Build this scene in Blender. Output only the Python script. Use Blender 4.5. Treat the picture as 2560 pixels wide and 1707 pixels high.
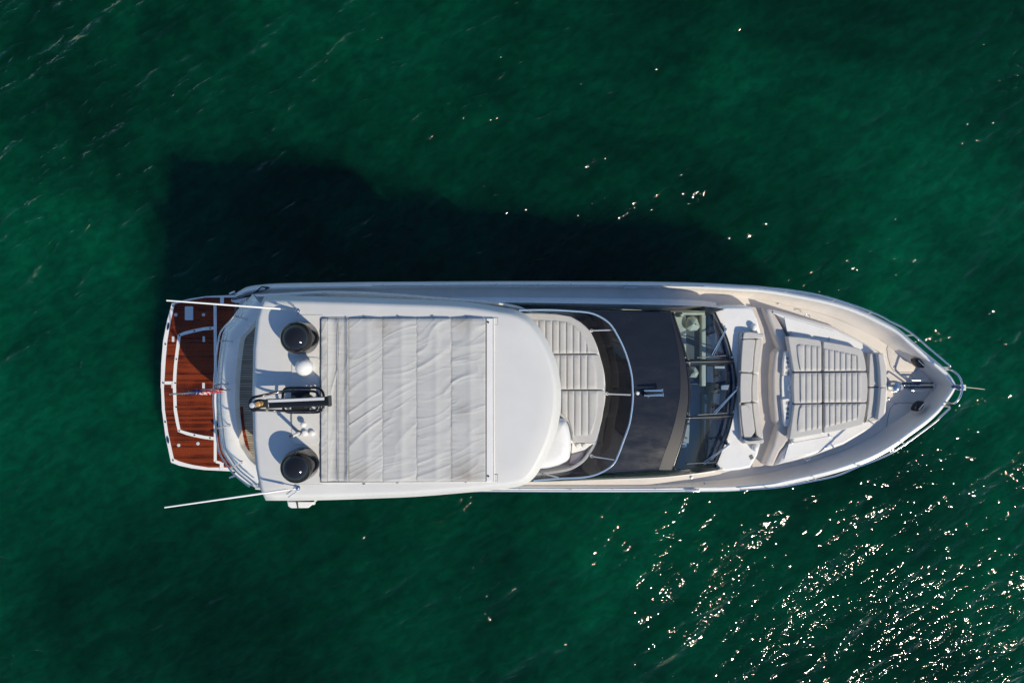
import bpy, bmesh, math, random
import numpy as np
from mathutils import Vector, Matrix
R = math.radians
random.seed(7); RNG = np.random.default_rng(7)
for o in list(bpy.data.objects): bpy.data.objects.remove(o, do_unlink=True)
SC = bpy.context.scene
COL = SC.collection

# ------------------------------------------------------------------ camera
ZC, YC, FPX = 19.2, 1.147, 1707.0           # drone height, offset from the boat's centre line, focal length in photo pixels
cam = bpy.data.cameras.new('Camera'); cam.sensor_width = 36.0; cam.lens = 36.0 * FPX / 2560.0
cam.clip_end = 5000
co = bpy.data.objects.new('Camera', cam); COL.objects.link(co); co.location = (0, YC, ZC)
SC.camera = co
# ------------------------------------------------------------------ light
SUN_EL, SUN_AZ = R(42.5), R(133)             # azimuth clockwise from +Y
W = bpy.data.worlds.new('World'); SC.world = W; W.use_nodes = True
nt = W.node_tree; bg = nt.nodes['Background']
sky = nt.nodes.new('ShaderNodeTexSky'); sky.sky_type = 'NISHITA'; sky.sun_disc = False
sky.sun_elevation = SUN_EL; sky.sun_rotation = SUN_AZ; sky.altitude = 0; sky.air_density = 1.0; sky.dust_density = 0.0; sky.ozone_density = 6.0
nt.links.new(sky.outputs['Color'], bg.inputs['Color']); bg.inputs['Strength'].default_value = 0.13
sd = bpy.data.lights.new('Sun', 'SUN'); sd.energy = 3.9; sd.angle = R(0.53); sd.color = (1.0, 0.895, 0.70)
so = bpy.data.objects.new('Sun', sd); COL.objects.link(so)
sv = Vector((math.sin(SUN_AZ) * math.cos(SUN_EL), math.cos(SUN_AZ) * math.cos(SUN_EL), math.sin(SUN_EL)))
so.rotation_euler = sv.to_track_quat('Z', 'Y').to_euler(); so.location = sv * 60
SC.view_settings.view_transform = 'Standard'; SC.view_settings.look = 'None'
SC.view_settings.exposure = 0.0; SC.view_settings.gamma = 1.0; SC.view_settings.use_curve_mapping = False
SC.cycles.use_denoising = True; SC.cycles.use_adaptive_sampling = True; SC.cycles.adaptive_threshold = 0.025; SC.cycles.adaptive_min_samples = 24
SC.cycles.max_bounces = 7; SC.cycles.volume_bounces = 0; SC.cycles.transparent_max_bounces = 10; SC.cycles.sample_clamp_indirect = 6.0

# ------------------------------------------------------------------ places: a point of the plan at a known height
def P(px, py, z):
    s = (ZC - z) / FPX
    return Vector(((px - 1280.0) * s, YC + (853.5 - py) * s, z))
def crop(ox, oy, s):
    return lambda pts: [(ox + x / s, oy + y / s) for x, y in pts]
C1 = crop(380, 680, 5.2275); C2 = crop(380, 960, 4.6125); C3 = crop(600, 720, 5.2275); C4 = crop(780, 700, 4.021); C5 = crop(780, 920, 3.7935)
D1 = crop(1240, 690, 4.704); D2 = crop(1240, 940, 4.704); D3 = crop(1640, 690, 5.808); D4 = crop(1640, 940, 5.228)
D5 = crop(1920, 700, 6.031); D6 = crop(1920, 930, 5.808); D7 = crop(2160, 820, 6.533)
E1 = crop(610, 940, 9.8); E2 = crop(560, 690, 9.8); E4 = crop(1830, 820, 5.058); E5 = crop(2140, 860, 5.6)
def PW(pts, z): return [P(x, y, z) for x, y in pts]

# ------------------------------------------------------------------ materials
MATS = {}
def nodes_of(name):
    m = bpy.data.materials.new(name); m.use_nodes = True
    n = m.node_tree.nodes; l = m.node_tree.links
    return m, n, l, n['Principled BSDF']
def mat(name, col, rough=0.4, metal=0.0, var=0.0, vscale=3.0, bump=0.0, bscale=60.0, coat=0.0, spec=0.5, rvar=0.0, stretch=(1, 1, 1), bdist=0.004):
    m, n, l, b = nodes_of(name)
    b.inputs['Base Color'].default_value = (*col, 1); b.inputs['Roughness'].default_value = rough; b.inputs['Metallic'].default_value = metal
    b.inputs['Coat Weight'].default_value = coat; b.inputs['Coat Roughness'].default_value = 0.08
    b.inputs['Specular IOR Level'].default_value = spec
    g = n.new('ShaderNodeNewGeometry'); mp = n.new('ShaderNodeMapping'); mp.inputs['Scale'].default_value = stretch
    l.new(g.outputs['Position'], mp.inputs['Vector'])
    if var or rvar:
        t = n.new('ShaderNodeTexNoise'); t.inputs['Scale'].default_value = vscale; t.inputs['Detail'].default_value = 6; t.inputs['Roughness'].default_value = 0.65
        l.new(mp.outputs['Vector'], t.inputs['Vector'])
        if var:
            mx = n.new('ShaderNodeMix'); mx.data_type = 'RGBA'
            mx.inputs['A'].default_value = (*[c * (1 - var) for c in col], 1); mx.inputs['B'].default_value = (*[min(1, c * (1 + var)) for c in col], 1)
            r = n.new('ShaderNodeMapRange'); r.inputs['From Min'].default_value = 0.3; r.inputs['From Max'].default_value = 0.7
            l.new(t.outputs['Fac'], r.inputs['Value']); l.new(r.outputs['Result'], mx.inputs['Factor']); l.new(mx.outputs['Result'], b.inputs['Base Color'])
        if rvar:
            r2 = n.new('ShaderNodeMapRange'); r2.inputs['From Min'].default_value = 0.3; r2.inputs['From Max'].default_value = 0.7
            r2.inputs['To Min'].default_value = max(0.02, rough - rvar); r2.inputs['To Max'].default_value = rough + rvar
            l.new(t.outputs['Fac'], r2.inputs['Value']); l.new(r2.outputs['Result'], b.inputs['Roughness'])
    if bump:
        t2 = n.new('ShaderNodeTexNoise'); t2.inputs['Scale'].default_value = bscale; t2.inputs['Detail'].default_value = 3
        l.new(mp.outputs['Vector'], t2.inputs['Vector'])
        bp = n.new('ShaderNodeBump'); bp.inputs['Strength'].default_value = bump; bp.inputs['Distance'].default_value = bdist
        l.new(t2.outputs['Fac'], bp.inputs['Height']); l.new(bp.outputs['Normal'], b.inputs['Normal'])
    MATS[name] = m; return m
M = {}
M['gel'] = mat('gelcoat_white', (0.83, 0.815, 0.785), 0.28, var=0.035, vscale=1.3, coat=0.3, rvar=0.08)
M['top'] = mat('hardtop_white', (0.67, 0.66, 0.635), 0.5, var=0.035, vscale=0.8, rvar=0.1, bump=0.1, bscale=180)
M['cream'] = mat('deck_cream_nonskid', (0.72, 0.665, 0.60), 0.75, var=0.05, vscale=2.5, bump=0.25, bscale=260)
M['taupe'] = mat('deck_taupe_nonskid', (0.56, 0.515, 0.475), 0.8, var=0.05, vscale=3, bump=0.3, bscale=240)
M['vinyl'] = mat('upholstery_grey', (0.51, 0.495, 0.47), 0.55, var=0.05, vscale=5, bump=0.35, bscale=45, bdist=0.006)
M['vinyl2'] = mat('upholstery_stone', (0.53, 0.51, 0.48), 0.5, var=0.04, vscale=4, bump=0.2, bscale=30, bdist=0.006)
M['fabric'] = mat('sunroof_canvas', (0.515, 0.51, 0.49), 0.85, var=0.045, vscale=2.2, bump=0.25, bscale=320)
def stain(m, spots, col):
    n, l = m.node_tree.nodes, m.node_tree.links; b = n['Principled BSDF']; src = b.inputs['Base Color'].links[0].from_socket
    g = n.new('ShaderNodeNewGeometry'); t = n.new('ShaderNodeTexNoise'); t.inputs['Scale'].default_value = 4.0; t.inputs['Detail'].default_value = 5; l.new(g.outputs['Position'], t.inputs['Vector'])
    for (x, y, z), r, k in spots:
        d = n.new('ShaderNodeVectorMath'); d.operation = 'DISTANCE'; d.inputs[1].default_value = (x, y, z); l.new(g.outputs['Position'], d.inputs[0])
        w = n.new('ShaderNodeMapRange'); w.inputs['From Min'].default_value = r; w.inputs['From Max'].default_value = r * 0.15; w.inputs['To Max'].default_value = k * 2; l.new(d.outputs['Value'], w.inputs['Value'])
        mu = n.new('ShaderNodeMath'); mu.operation = 'MULTIPLY'; mu.use_clamp = True; l.new(w.outputs['Result'], mu.inputs[0]); l.new(t.outputs['Fac'], mu.inputs[1])
        mx = n.new('ShaderNodeMix'); mx.data_type = 'RGBA'; mx.inputs['B'].default_value = (*col, 1); l.new(mu.outputs[0], mx.inputs['Factor']); l.new(src, mx.inputs['A']); src = mx.outputs['Result']
    l.new(src, b.inputs['Base Color'])
stain(M['fabric'], [(tuple(P(1165, 1185, 5.75)), 0.42, 0.55), (tuple(P(1160, 803, 5.75)), 0.30, 0.5), (tuple(P(960, 812, 5.75)), 0.35, 0.35), (tuple(P(1155, 1025, 5.75)), 0.22, 0.3), (tuple(P(900, 1190, 5.75)), 0.4, 0.25)], (0.30, 0.25, 0.20))
M['black'] = mat('gloss_black', (0.012, 0.012, 0.014), 0.09, coat=0.25, spec=0.35, rvar=0.03, vscale=8)
M['roof'] = mat('coachroof_dark', (0.014, 0.017, 0.025), 0.22, var=0.15, vscale=1.6, rvar=0.09, stretch=(0.6, 1.6, 1))
M['roofm'] = mat('coachroof_matt', (0.016, 0.018, 0.026), 0.38, var=0.1, vscale=2)
M['tube'] = mat('black_tube', (0.012, 0.011, 0.011), 0.22, coat=0.5)
M['plastic'] = mat('black_plastic', (0.02, 0.02, 0.02), 0.45)
M['rubber'] = mat('dark_rubber', (0.05, 0.05, 0.05), 0.7)
M['gasket'] = mat('grey_gasket', (0.16, 0.155, 0.15), 0.7)
M['chrome'] = mat('stainless', (0.80, 0.80, 0.80), 0.14, metal=1.0)
M['steel'] = mat('steel_brushed', (0.62, 0.62, 0.62), 0.32, metal=1.0)
M['silver'] = mat('silver_paint', (0.62, 0.63, 0.64), 0.4)
M['cup'] = mat('cup_grey', (0.30, 0.28, 0.26), 0.5)
M['leather'] = mat('cream_leather', (0.90, 0.80, 0.55), 0.5, var=0.06, vscale=6)
M['settee_shade'] = mat('cabin_grey', (0.19, 0.175, 0.155), 0.9, var=0.1, vscale=5)  # grey that paints the shade on the middle of the cream settee
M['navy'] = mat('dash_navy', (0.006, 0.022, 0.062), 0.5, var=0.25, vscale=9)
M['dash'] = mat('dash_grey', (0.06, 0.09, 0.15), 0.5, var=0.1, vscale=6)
M['lilac'] = mat('cockpit_grey', (0.40, 0.37, 0.40), 0.7, var=0.05)
M['amber'] = mat('amber_lens', (0.55, 0.30, 0.08), 0.12, coat=1)
M['lens'] = mat('clear_lens', (0.55, 0.57, 0.6), 0.08, coat=1)
M['blue_lens'] = mat('blue_lens', (0.03, 0.08, 0.25), 0.08, coat=1)
M['red'] = mat('flag_red', (0.55, 0.02, 0.03), 0.75, var=0.1)
M['white'] = mat('flag_white', (0.78, 0.76, 0.74), 0.75)
M['blue'] = mat('flag_blue', (0.03, 0.035, 0.16), 0.75, var=0.1)
M['rope'] = mat('pale_rope', (0.62, 0.58, 0.48), 0.8)
M['sidewin'] = mat('side_window_black', (0.008, 0.008, 0.010), 0.22)
M['stain'] = mat('dark_window', (0.02, 0.022, 0.026), 0.08, coat=1)

def wood(name, dark, light, plank, rough):
    m, n, l, b = nodes_of(name)
    g = n.new('ShaderNodeNewGeometry'); sx = n.new('ShaderNodeSeparateXYZ'); l.new(g.outputs['Position'], sx.inputs['Vector'])
    dv = n.new('ShaderNodeMath'); dv.operation = 'DIVIDE'; dv.inputs[1].default_value = plank; l.new(sx.outputs['Y'], dv.inputs[0])
    fl = n.new('ShaderNodeMath'); fl.operation = 'FLOOR'; l.new(dv.outputs[0], fl.inputs[0])
    wn = n.new('ShaderNodeTexWhiteNoise'); wn.noise_dimensions = '1D'; l.new(fl.outputs[0], wn.inputs['W'])
    mp = n.new('ShaderNodeMapping'); mp.inputs['Scale'].default_value = (1.6, 42, 1); l.new(g.outputs['Position'], mp.inputs['Vector'])
    t = n.new('ShaderNodeTexNoise'); t.inputs['Scale'].default_value = 1.3; t.inputs['Detail'].default_value = 6; t.inputs['Roughness'].default_value = 0.7; l.new(mp.outputs['Vector'], t.inputs['Vector'])
    t3 = n.new('ShaderNodeTexNoise'); t3.inputs['Scale'].default_value = 2.6; t3.inputs['Detail'].default_value = 4; l.new(g.outputs['Position'], t3.inputs['Vector'])
    a = n.new('ShaderNodeMath'); a.operation = 'MULTIPLY_ADD'; a.inputs[1].default_value = 0.45; l.new(wn.outputs['Value'], a.inputs[0]); l.new(t.outputs['Fac'], a.inputs[2])
    a2 = n.new('ShaderNodeMath'); a2.operation = 'MULTIPLY_ADD'; a2.inputs[1].default_value = 0.7; l.new(t3.outputs['Fac'], a2.inputs[0]); l.new(a.outputs[0], a2.inputs[2])
    r = n.new('ShaderNodeValToRGB'); r.color_ramp.elements[0].position = 0.65; r.color_ramp.elements[0].color = (*dark, 1)
    r.color_ramp.elements[1].position = 1.35 if False else 1.0; r.color_ramp.elements[1].color = (*light, 1)
    md = n.new('ShaderNodeMath'); md.operation = 'MULTIPLY'; md.inputs[1].default_value = 0.86; l.new(a2.outputs[0], md.inputs[0]); l.new(md.outputs[0], r.inputs['Fac'])
    l.new(r.outputs['Color'], b.inputs['Base Color']); b.inputs['Roughness'].default_value = rough; b.inputs['Specular IOR Level'].default_value = 0.2
    return m
M['teak'] = wood('varnished_teak', (0.045, 0.006, 0.002), (0.22, 0.036, 0.008), 0.06, 0.42)
M['teakg'] = wood('weathered_teak', (0.26, 0.22, 0.17), (0.42, 0.36, 0.28), 0.055, 0.7)

def glass(name, tint, refl_rough=0.02, ior=1.5, boost=1.0):
    m = bpy.data.materials.new(name); m.use_nodes = True; n = m.node_tree.nodes; l = m.node_tree.links
    for x in list(n):
        if x.type != 'OUTPUT_MATERIAL': n.remove(x)
    out = [x for x in n if x.type == 'OUTPUT_MATERIAL'][0]
    tr = n.new('ShaderNodeBsdfTransparent'); tr.inputs['Color'].default_value = (*tint, 1)
    gl = n.new('ShaderNodeBsdfGlossy'); gl.inputs['Roughness'].default_value = refl_rough
    fr = n.new('ShaderNodeLayerWeight'); fr.inputs['Blend'].default_value = 0.5
    pw_ = n.new('ShaderNodeMath'); pw_.operation = 'POWER'; pw_.inputs[1].default_value = 5.0; l.new(fr.outputs['Facing'], pw_.inputs[0])
    ma = n.new('ShaderNodeMath'); ma.operation = 'MULTIPLY_ADD'; f0 = ((ior - 1) / (ior + 1)) ** 2 * boost; ma.inputs[1].default_value = 1 - f0; ma.inputs[2].default_value = f0; l.new(pw_.outputs[0], ma.inputs[0])
    mx = n.new('ShaderNodeMixShader'); l.new(ma.outputs[0], mx.inputs['Fac']); l.new(tr.outputs[0], mx.inputs[1]); l.new(gl.outputs[0], mx.inputs[2])
    l.new(mx.outputs[0], out.inputs['Surface']); return m
M['glass'] = glass('windscreen_glass', (0.58, 0.70, 0.81), 0.015, 1.5, 0.8)
M['smoke'] = glass('smoked_acrylic', (0.42, 0.39, 0.38), 0.03, 1.5)
M['rim'] = mat('acrylic_edge', (0.30, 0.42, 0.58), 0.15, coat=1)  # blue of the reflected sky is painted into the edge colour

# water: green body that scatters light, rippled skin that mirrors sun and sky
def water_mat():
    m = bpy.data.materials.new('sea_water'); m.use_nodes = True; n = m.node_tree.nodes; l = m.node_tree.links
    for x in list(n):
        if x.type != 'OUTPUT_MATERIAL': n.remove(x)
    out = [x for x in n if x.type == 'OUTPUT_MATERIAL'][0]
    g = n.new('ShaderNodeNewGeometry')
    def noise(scale, detail, rough, sc=(1, 1, 1), rot=0, dist=0.0, loc=(0, 0, 0)):
        mp = n.new('ShaderNodeMapping'); mp.vector_type = 'TEXTURE'; mp.inputs['Scale'].default_value = tuple(1 / q for q in sc); mp.inputs['Rotation'].default_value = (0, 0, rot); mp.inputs['Location'].default_value = loc
        l.new(g.outputs['Position'], mp.inputs['Vector'])
        t = n.new('ShaderNodeTexNoise'); t.inputs['Scale'].default_value = scale; t.inputs['Detail'].default_value = detail
        t.inputs['Roughness'].default_value = rough; t.inputs['Distortion'].default_value = dist
        l.new(mp.outputs['Vector'], t.inputs['Vector']); return t.outputs['Fac']
    def math_(op, a, bb, c=None):
        k = n.new('ShaderNodeMath'); k.operation = op
        for i, v in enumerate((a, bb) if c is None else (a, bb, c)):
            if isinstance(v, (int, float)): k.inputs[i].default_value = v
            else: l.new(v, k.inputs[i])
        return k.outputs[0]
    def rng(v, a, b, c, d):
        r = n.new('ShaderNodeMapRange'); r.inputs['From Min'].default_value = a; r.inputs['From Max'].default_value = b; r.inputs['To Min'].default_value = c; r.inputs['To Max'].default_value = d
        l.new(v, r.inputs['Value']); return r.outputs['Result']
    # waves: swell, chop, ripples that come and go in cat's-paw patches
    swell = noise(0.55, 2, 0.5, (0.55, 1.5, 1), R(38), 0.3)
    chop = noise(1.4, 1.5, 0.5, (0.6, 1.5, 1), R(30), 0.5)
    rip = noise(3.5, 1.3, 0.5, (0.8, 1.3, 1), R(28), 0.5)
    fine = noise(9.0, 1.0, 0.5, (0.85, 1.25, 1), R(24), 0.4)
    patch = rng(noise(0.30, 3, 0.6, (0.6, 1.5, 1), R(40), 0.4, (7, 3, 0)), 0.40, 0.62, 0.15, 1.0)
    h = math_('ADD', math_('MULTIPLY', swell, WAVE[0]), math_('MULTIPLY', chop, WAVE[1]))
    rf = math_('ADD', math_('MULTIPLY', rip, WAVE[2]), math_('MULTIPLY', fine, WAVE[3]))
    h = math_('ADD', h, math_('MULTIPLY', rf, patch))
    bp = n.new('ShaderNodeBump'); bp.inputs['Strength'].default_value = 1.0; bp.inputs['Distance'].default_value = 1.0; l.new(h, bp.inputs['Height'])
    # silt tone of the skin, with ripple and chop shading painted into its tint
    tone = math_('MULTIPLY', rng(noise(0.13, 5, 0.62, (1, 1, 1), R(20), 0.7), 0.36, 0.64, 0.50, 1.0), rng(noise(0.75, 6, 0.7, (0.5, 1.4, 1), R(35), 0.9), 0.3, 0.7, 0.72, 1.0))
    tone = math_('MULTIPLY', math_('MULTIPLY', tone, rng(rip, 0.3, 0.7, 0.72, 1.0)), rng(chop, 0.3, 0.7, 0.74, 1.0))
    cc = n.new('ShaderNodeCombineColor'); l.new(tone, cc.inputs[0]); l.new(tone, cc.inputs[1]); l.new(tone, cc.inputs[2])
    tr = n.new('ShaderNodeBsdfTransparent'); l.new(cc.outputs[0], tr.inputs['Color'])
    gl = n.new('ShaderNodeBsdfGlossy'); gl.inputs['Roughness'].default_value = 0.05; l.new(bp.outputs['Normal'], gl.inputs['Normal'])
    lw = n.new('ShaderNodeLayerWeight'); lw.inputs['Blend'].default_value = 0.5; l.new(bp.outputs['Normal'], lw.inputs['Normal'])
    fac = math_('MULTIPLY_ADD', math_('POWER', lw.outputs['Facing'], 5.0), 0.98, 0.018)
    mx = n.new('ShaderNodeMixShader'); l.new(fac, mx.inputs['Fac']); l.new(tr.outputs[0], mx.inputs[1]); l.new(gl.outputs[0], mx.inputs[2])
    l.new(mx.outputs[0], out.inputs['Surface'])
    vs = n.new('ShaderNodeVolumeScatter'); vs.inputs['Color'].default_value = (0.002, 0.88, 0.40, 1); vs.inputs['Density'].default_value = 0.33; vs.inputs['Anisotropy'].default_value = 0.0
    va = n.new('ShaderNodeVolumeAbsorption'); va.inputs['Color'].default_value = (0.002, 0.88, 0.40, 1); va.inputs['Density'].default_value = 0.33
    ad = n.new('ShaderNodeAddShader'); l.new(vs.outputs[0], ad.inputs[0]); l.new(va.outputs[0], ad.inputs[1]); l.new(ad.outputs[0], out.inputs['Volume'])
    return m
WAVE = (0.36, 0.122, 0.086, 0.017)
M['water'] = water_mat()

# ------------------------------------------------------------------ builders
WL = {}
def mk(name, verts, faces, m, parent=None, smooth=35, mats=None, fmat=None, base=True):
    v = np.array([tuple(x) for x in verts], dtype=float)
    lo, hi = v.min(0), v.max(0)
    org = np.array(((lo[0] + hi[0]) / 2, (lo[1] + hi[1]) / 2, lo[2]))
    me = bpy.data.meshes.new(name)
    me.from_pydata([tuple(x) for x in (v - org)], [], [tuple(f) for f in faces]); me.update()
    bm = bmesh.new(); bm.from_mesh(me); bmesh.ops.remove_doubles(bm, verts=bm.verts, dist=1e-5)
    bmesh.ops.recalc_face_normals(bm, faces=bm.faces); bm.to_mesh(me); bm.free()
    for mm in (mats or [m]): me.materials.append(mm)
    if fmat is not None and len(fmat) == len(me.polygons):
        for p, k in zip(me.polygons, fmat): p.material_index = k
    if smooth:
        me.shade_smooth(); me.set_sharp_from_angle(angle=R(smooth))
    o = bpy.data.objects.new(name, me); COL.objects.link(o)
    pl = WL.get(parent.name, np.zeros(3)) if parent else np.zeros(3)
    o.location = tuple(org - pl)
    if parent: o.parent = parent
    WL[o.name] = org
    return o
def empty(name, loc=(0, 0, 0)):
    o = bpy.data.objects.new(name, None); COL.objects.link(o); o.location = loc; o.empty_display_size = 0.3
    WL[o.name] = np.array(loc, float); return o
def tag(o, label, cat=None, group=None, kind=None):
    if label: o['label'] = label
    if cat: o['category'] = cat
    if group: o['group'] = group
    if kind: o['kind'] = kind
    return o
def area2(p): return sum(p[i][0] * p[(i + 1) % len(p)][1] - p[(i + 1) % len(p)][0] * p[i][1] for i in range(len(p)))
def ccw(p): return list(p) if area2(p) > 0 else list(reversed(p))
def cr(pts, n=6, closed=False):
    """Catmull-Rom through the points (any dimension)."""
    p = [np.array(tuple(x), float) for x in pts]; out = []; N = len(p)
    rng = range(N) if closed else range(N - 1)
    for i in rng:
        if closed: a, b, c, d = p[i - 1], p[i], p[(i + 1) % N], p[(i + 2) % N]
        else: a, b, c, d = p[max(0, i - 1)], p[i], p[i + 1], p[min(N - 1, i + 2)]
        for k in range(n):
            t = k / n
            out.append(0.5 * ((2 * b) + (c - a) * t + (2 * a - 5 * b + 4 * c - d) * t * t + (3 * b - a - 3 * c + d) * t ** 3))
    if not closed: out.append(p[-1])
    return out
def rounded(pts, r, n=5):
    """Round the corners of a closed polygon (photo-plan units)."""
    p = [np.array(x[:2], float) for x in pts]; N = len(p); out = []
    for i in range(N):
        a, b, c = p[i - 1], p[i], p[(i + 1) % N]
        u, v = a - b, c - b; lu, lv = np.linalg.norm(u), np.linalg.norm(v)
        d = min(r, lu * .45, lv * .45)
        s, e = b + u / lu * d, b + v / lv * d
        for k in range(n + 1):
            t = k / n; out.append((1 - t) ** 2 * s + 2 * t * (1 - t) * b + t * t * e)
    return out
def inset(p, d):
    """Move a ccw plan polygon inwards by d."""
    N = len(p); out = []
    for i in range(N):
        a, b, c = (np.array(p[j % N][:2], float) for j in (i - 1, i, i + 1))
        e1, e2 = b - a, c - b
        l1, l2 = np.linalg.norm(e1), np.linalg.norm(e2)
        e1 = e1 / l1 if l1 > 1e-9 else e2 / max(l2, 1e-9); e2 = e2 / l2 if l2 > 1e-9 else e1
        n1, n2 = np.array((-e1[1], e1[0])), np.array((-e2[1], e2[0]))
        m = n1 + n2; k = np.dot(m, m)
        m = m * (2.0 / k) if k > 0.6 else n1
        out.append(b + m * d)
    return out
def lens(name, outline, profile, m, parent=None, rings=0, camber=0.0, cap=True, bottom=False, smooth=40, centre=None):
    """Closed plan outline (world) swept through (inset, z) steps and capped; rings+camber dome the cap."""
    o = ccw([tuple(x)[:2] for x in outline]); N = len(o); V = []; F = []; profile = list(profile)
    if cap and not rings: profile.append((profile[-1][0] + 0.003, profile[-1][1]))
    for d, z in profile:
        q = inset(o, d) if abs(d) > 1e-6 else o
        V += [(x[0], x[1], z) for x in q]
    for k in range(len(profile) - 1):
        for i in range(N):
            j = (i + 1) % N; F.append((k * N + i, k * N + j, (k + 1) * N + j, (k + 1) * N + i))
    top = (len(profile) - 1) * N; zt = profile[-1][1]
    if cap:
        if rings:
            c = np.mean([v[:2] for v in V[top:top + N]], axis=0) if centre is None else np.array(centre)
            prev = top
            for r in range(1, rings):
                s = 1 - r / rings
                st = len(V)
                for i in range(N):
                    x = c + (np.array(V[top + i][:2]) - c) * s
                    V.append((x[0], x[1], zt + camber * (1 - s * s)))
                for i in range(N):
                    j = (i + 1) % N; F.append((prev + i, prev + j, st + j, st + i))
                prev = st
            V.append((c[0], c[1], zt + camber)); k = len(V) - 1
            for i in range(N): F.append((prev + i, prev + (i + 1) % N, k))
        else: F.append(tuple(range(top, top + N)))
    if bottom: F.append(tuple(range(N - 1, -1, -1)))
    return mk(name, V, F, m, parent, smooth)
def slab(name, pts, z, h, m, parent=None, bev=0.01, bottom=True, smooth=40):
    """Plan polygon (photo units at height z) with thickness h and a softened top edge."""
    w = PW(pts, z); b = min(bev, h * .45)
    prof = [(0, z - h), (0, z - b), (b * .3, z - b * .3), (b, z)]
    return lens(name, w, prof, m, parent, bottom=bottom, smooth=smooth)
def pillow(name, pts, z, h, m, parent=None, r=0.05, camber=0.015, rings=3):
    w = PW(pts, z)
    prof = [(0.010, z - h), (0, z - h * .6), (0, z - r * 1.6), (r * .12, z - r * .75), (r * .4, z - r * .2), (r, z)]
    return lens(name, w, prof, m, parent, rings=rings, camber=camber, bottom=True, smooth=60)
def loft(name, lines, m, parent=None, thick=0.0, smooth=50, closed=False):
    n = len(lines[0]); V = []; F = []
    for L in lines: V += [tuple(x) for x in L]
    K = len(lines)
    for k in range(K - 1 + (1 if closed else 0)):
        for i in range(n - 1):
            a, b = k * n, ((k + 1) % K) * n; F.append((a + i, a + i + 1, b + i + 1, b + i))
    o = mk(name, V, F, m, parent, smooth)
    if thick:
        s = o.modifiers.new('thickness', 'SOLIDIFY'); s.thickness = thick; s.offset = -1
    return o
def tube(name, pts, r, m, parent=None, seg=8, closed=False, r_end=None, smooth=60):
    p = [Vector(tuple(x)) for x in pts]; N = len(p); V = []; F = []
    up = Vector((0, 0, 1)); prevn = None
    for i in range(N):
        if closed: t = (p[(i + 1) % N] - p[i - 1])
        else: t = p[min(N - 1, i + 1)] - p[max(0, i - 1)]
        t.normalize()
        if prevn is None:
            nn = t.orthogonal().normalized()
        else:
            nn = prevn - t * prevn.dot(t); nn = nn.normalized() if nn.length > 1e-6 else t.orthogonal().normalized()
        prevn = nn; bb = t.cross(nn)
        rr = r if r_end is None else r + (r_end - r) * i / (N - 1)
        for k in range(seg):
            a = 2 * math.pi * k / seg; V.append(p[i] + (nn * math.cos(a) + bb * math.sin(a)) * rr)
    for i in range(N if closed else N - 1):
        a, b = i * seg, ((i + 1) % N) * seg
        for k in range(seg):
            F.append((a + k, a + (k + 1) % seg, b + (k + 1) % seg, b + k))
    if not closed:
        F.append(tuple(range(seg - 1, -1, -1))); F.append(tuple(range((N - 1) * seg, N * seg)))
    return mk(name, V, F, m, parent, smooth)
def lathe(name, c, prof, m, parent=None, seg=32, sx=1.0, sy=1.0, rot=0.0, smooth=45):
    V = []; F = []
    for r, z in prof:
        for k in range(seg):
            a = 2 * math.pi * k / seg; x, y = r * sx * math.cos(a), r * sy * math.sin(a)
            V.append((c[0] + x * math.cos(rot) - y * math.sin(rot), c[1] + x * math.sin(rot) + y * math.cos(rot), c[2] + z))
    for i in range(len(prof) - 1):
        for k in range(seg): F.append((i * seg + k, i * seg + (k + 1) % seg, (i + 1) * seg + (k + 1) % seg, (i + 1) * seg + k))
    F.append(tuple(range(seg - 1, -1, -1))); n = (len(prof) - 1) * seg; F.append(tuple(range(n, n + seg)))
    return mk(name, V, F, m, parent, smooth)
def box(name, c, size, m, parent=None, rz=0.0, bev=0.008):
    hx, hy = size[0] / 2, size[1] / 2
    w = [(c[0] + x * math.cos(rz) - y * math.sin(rz), c[1] + x * math.sin(rz) + y * math.cos(rz)) for x, y in ((-hx, -hy), (hx, -hy), (hx, hy), (-hx, hy))]
    b = min(bev, size[2] * .4, hx * .5, hy * .5)
    return lens(name, w, [(0, c[2]), (0, c[2] + size[2] - b), (b * .3, c[2] + size[2] - b * .3), (b, c[2] + size[2])], m, parent, bottom=True)
def band(name, pts, w, z, h, m, parent=None, closed=False):
    """A raised flat strip along a plan line (photo units at z), width w metres."""
    p = [np.array(x[:2]) for x in PW(pts, z)]; N = len(p); A = []; B = []
    for i in range(N):
        t = (p[(i + 1) % N] - p[i - 1]) if closed else (p[min(N - 1, i + 1)] - p[max(0, i - 1)])
        t = t / max(1e-9, np.linalg.norm(t)); nn = np.array((-t[1], t[0]))
        A.append(p[i] + nn * w / 2); B.append(p[i] - nn * w / 2)
    V = [(x[0], x[1], z) for x in A] + [(x[0], x[1], z) for x in B] + [(x[0], x[1], z - h) for x in A] + [(x[0], x[1], z - h) for x in B]
    F = []
    for i in range(N if closed else N - 1):
        j = (i + 1) % N
        F += [(i, j, N + j, N + i), (2 * N + i, i, i + 0 if False else j, 2 * N + j), (N + i, N + j, 3 * N + j, 3 * N + i)]
    F = [tuple(dict.fromkeys(f)) for f in F]
    if not closed:
        F += [(0, N, 3 * N, 2 * N), (N - 1, 2 * N - 1, 4 * N - 1, 3 * N - 1)]
    F = [f for f in F if len(f) > 2]
    return mk(name, V, F, m, parent, 30)
def lid(name, pts, z, m, parent, gap=0.012, gm=None):
    """A hatch lid: dark gasket in the joint with the lid proud of it."""
    w = ccw([tuple(x)[:2] for x in PW(pts, z)])
    o = lens(name, w, [(0, z - 0.02), (0, z + 0.006), (0.006, z + 0.010)], m, parent)
    lens('gasket', inset(w, -gap), [(0, z - 0.02), (0, z + 0.003)], gm or M['gasket'], o)
    return o
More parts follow.
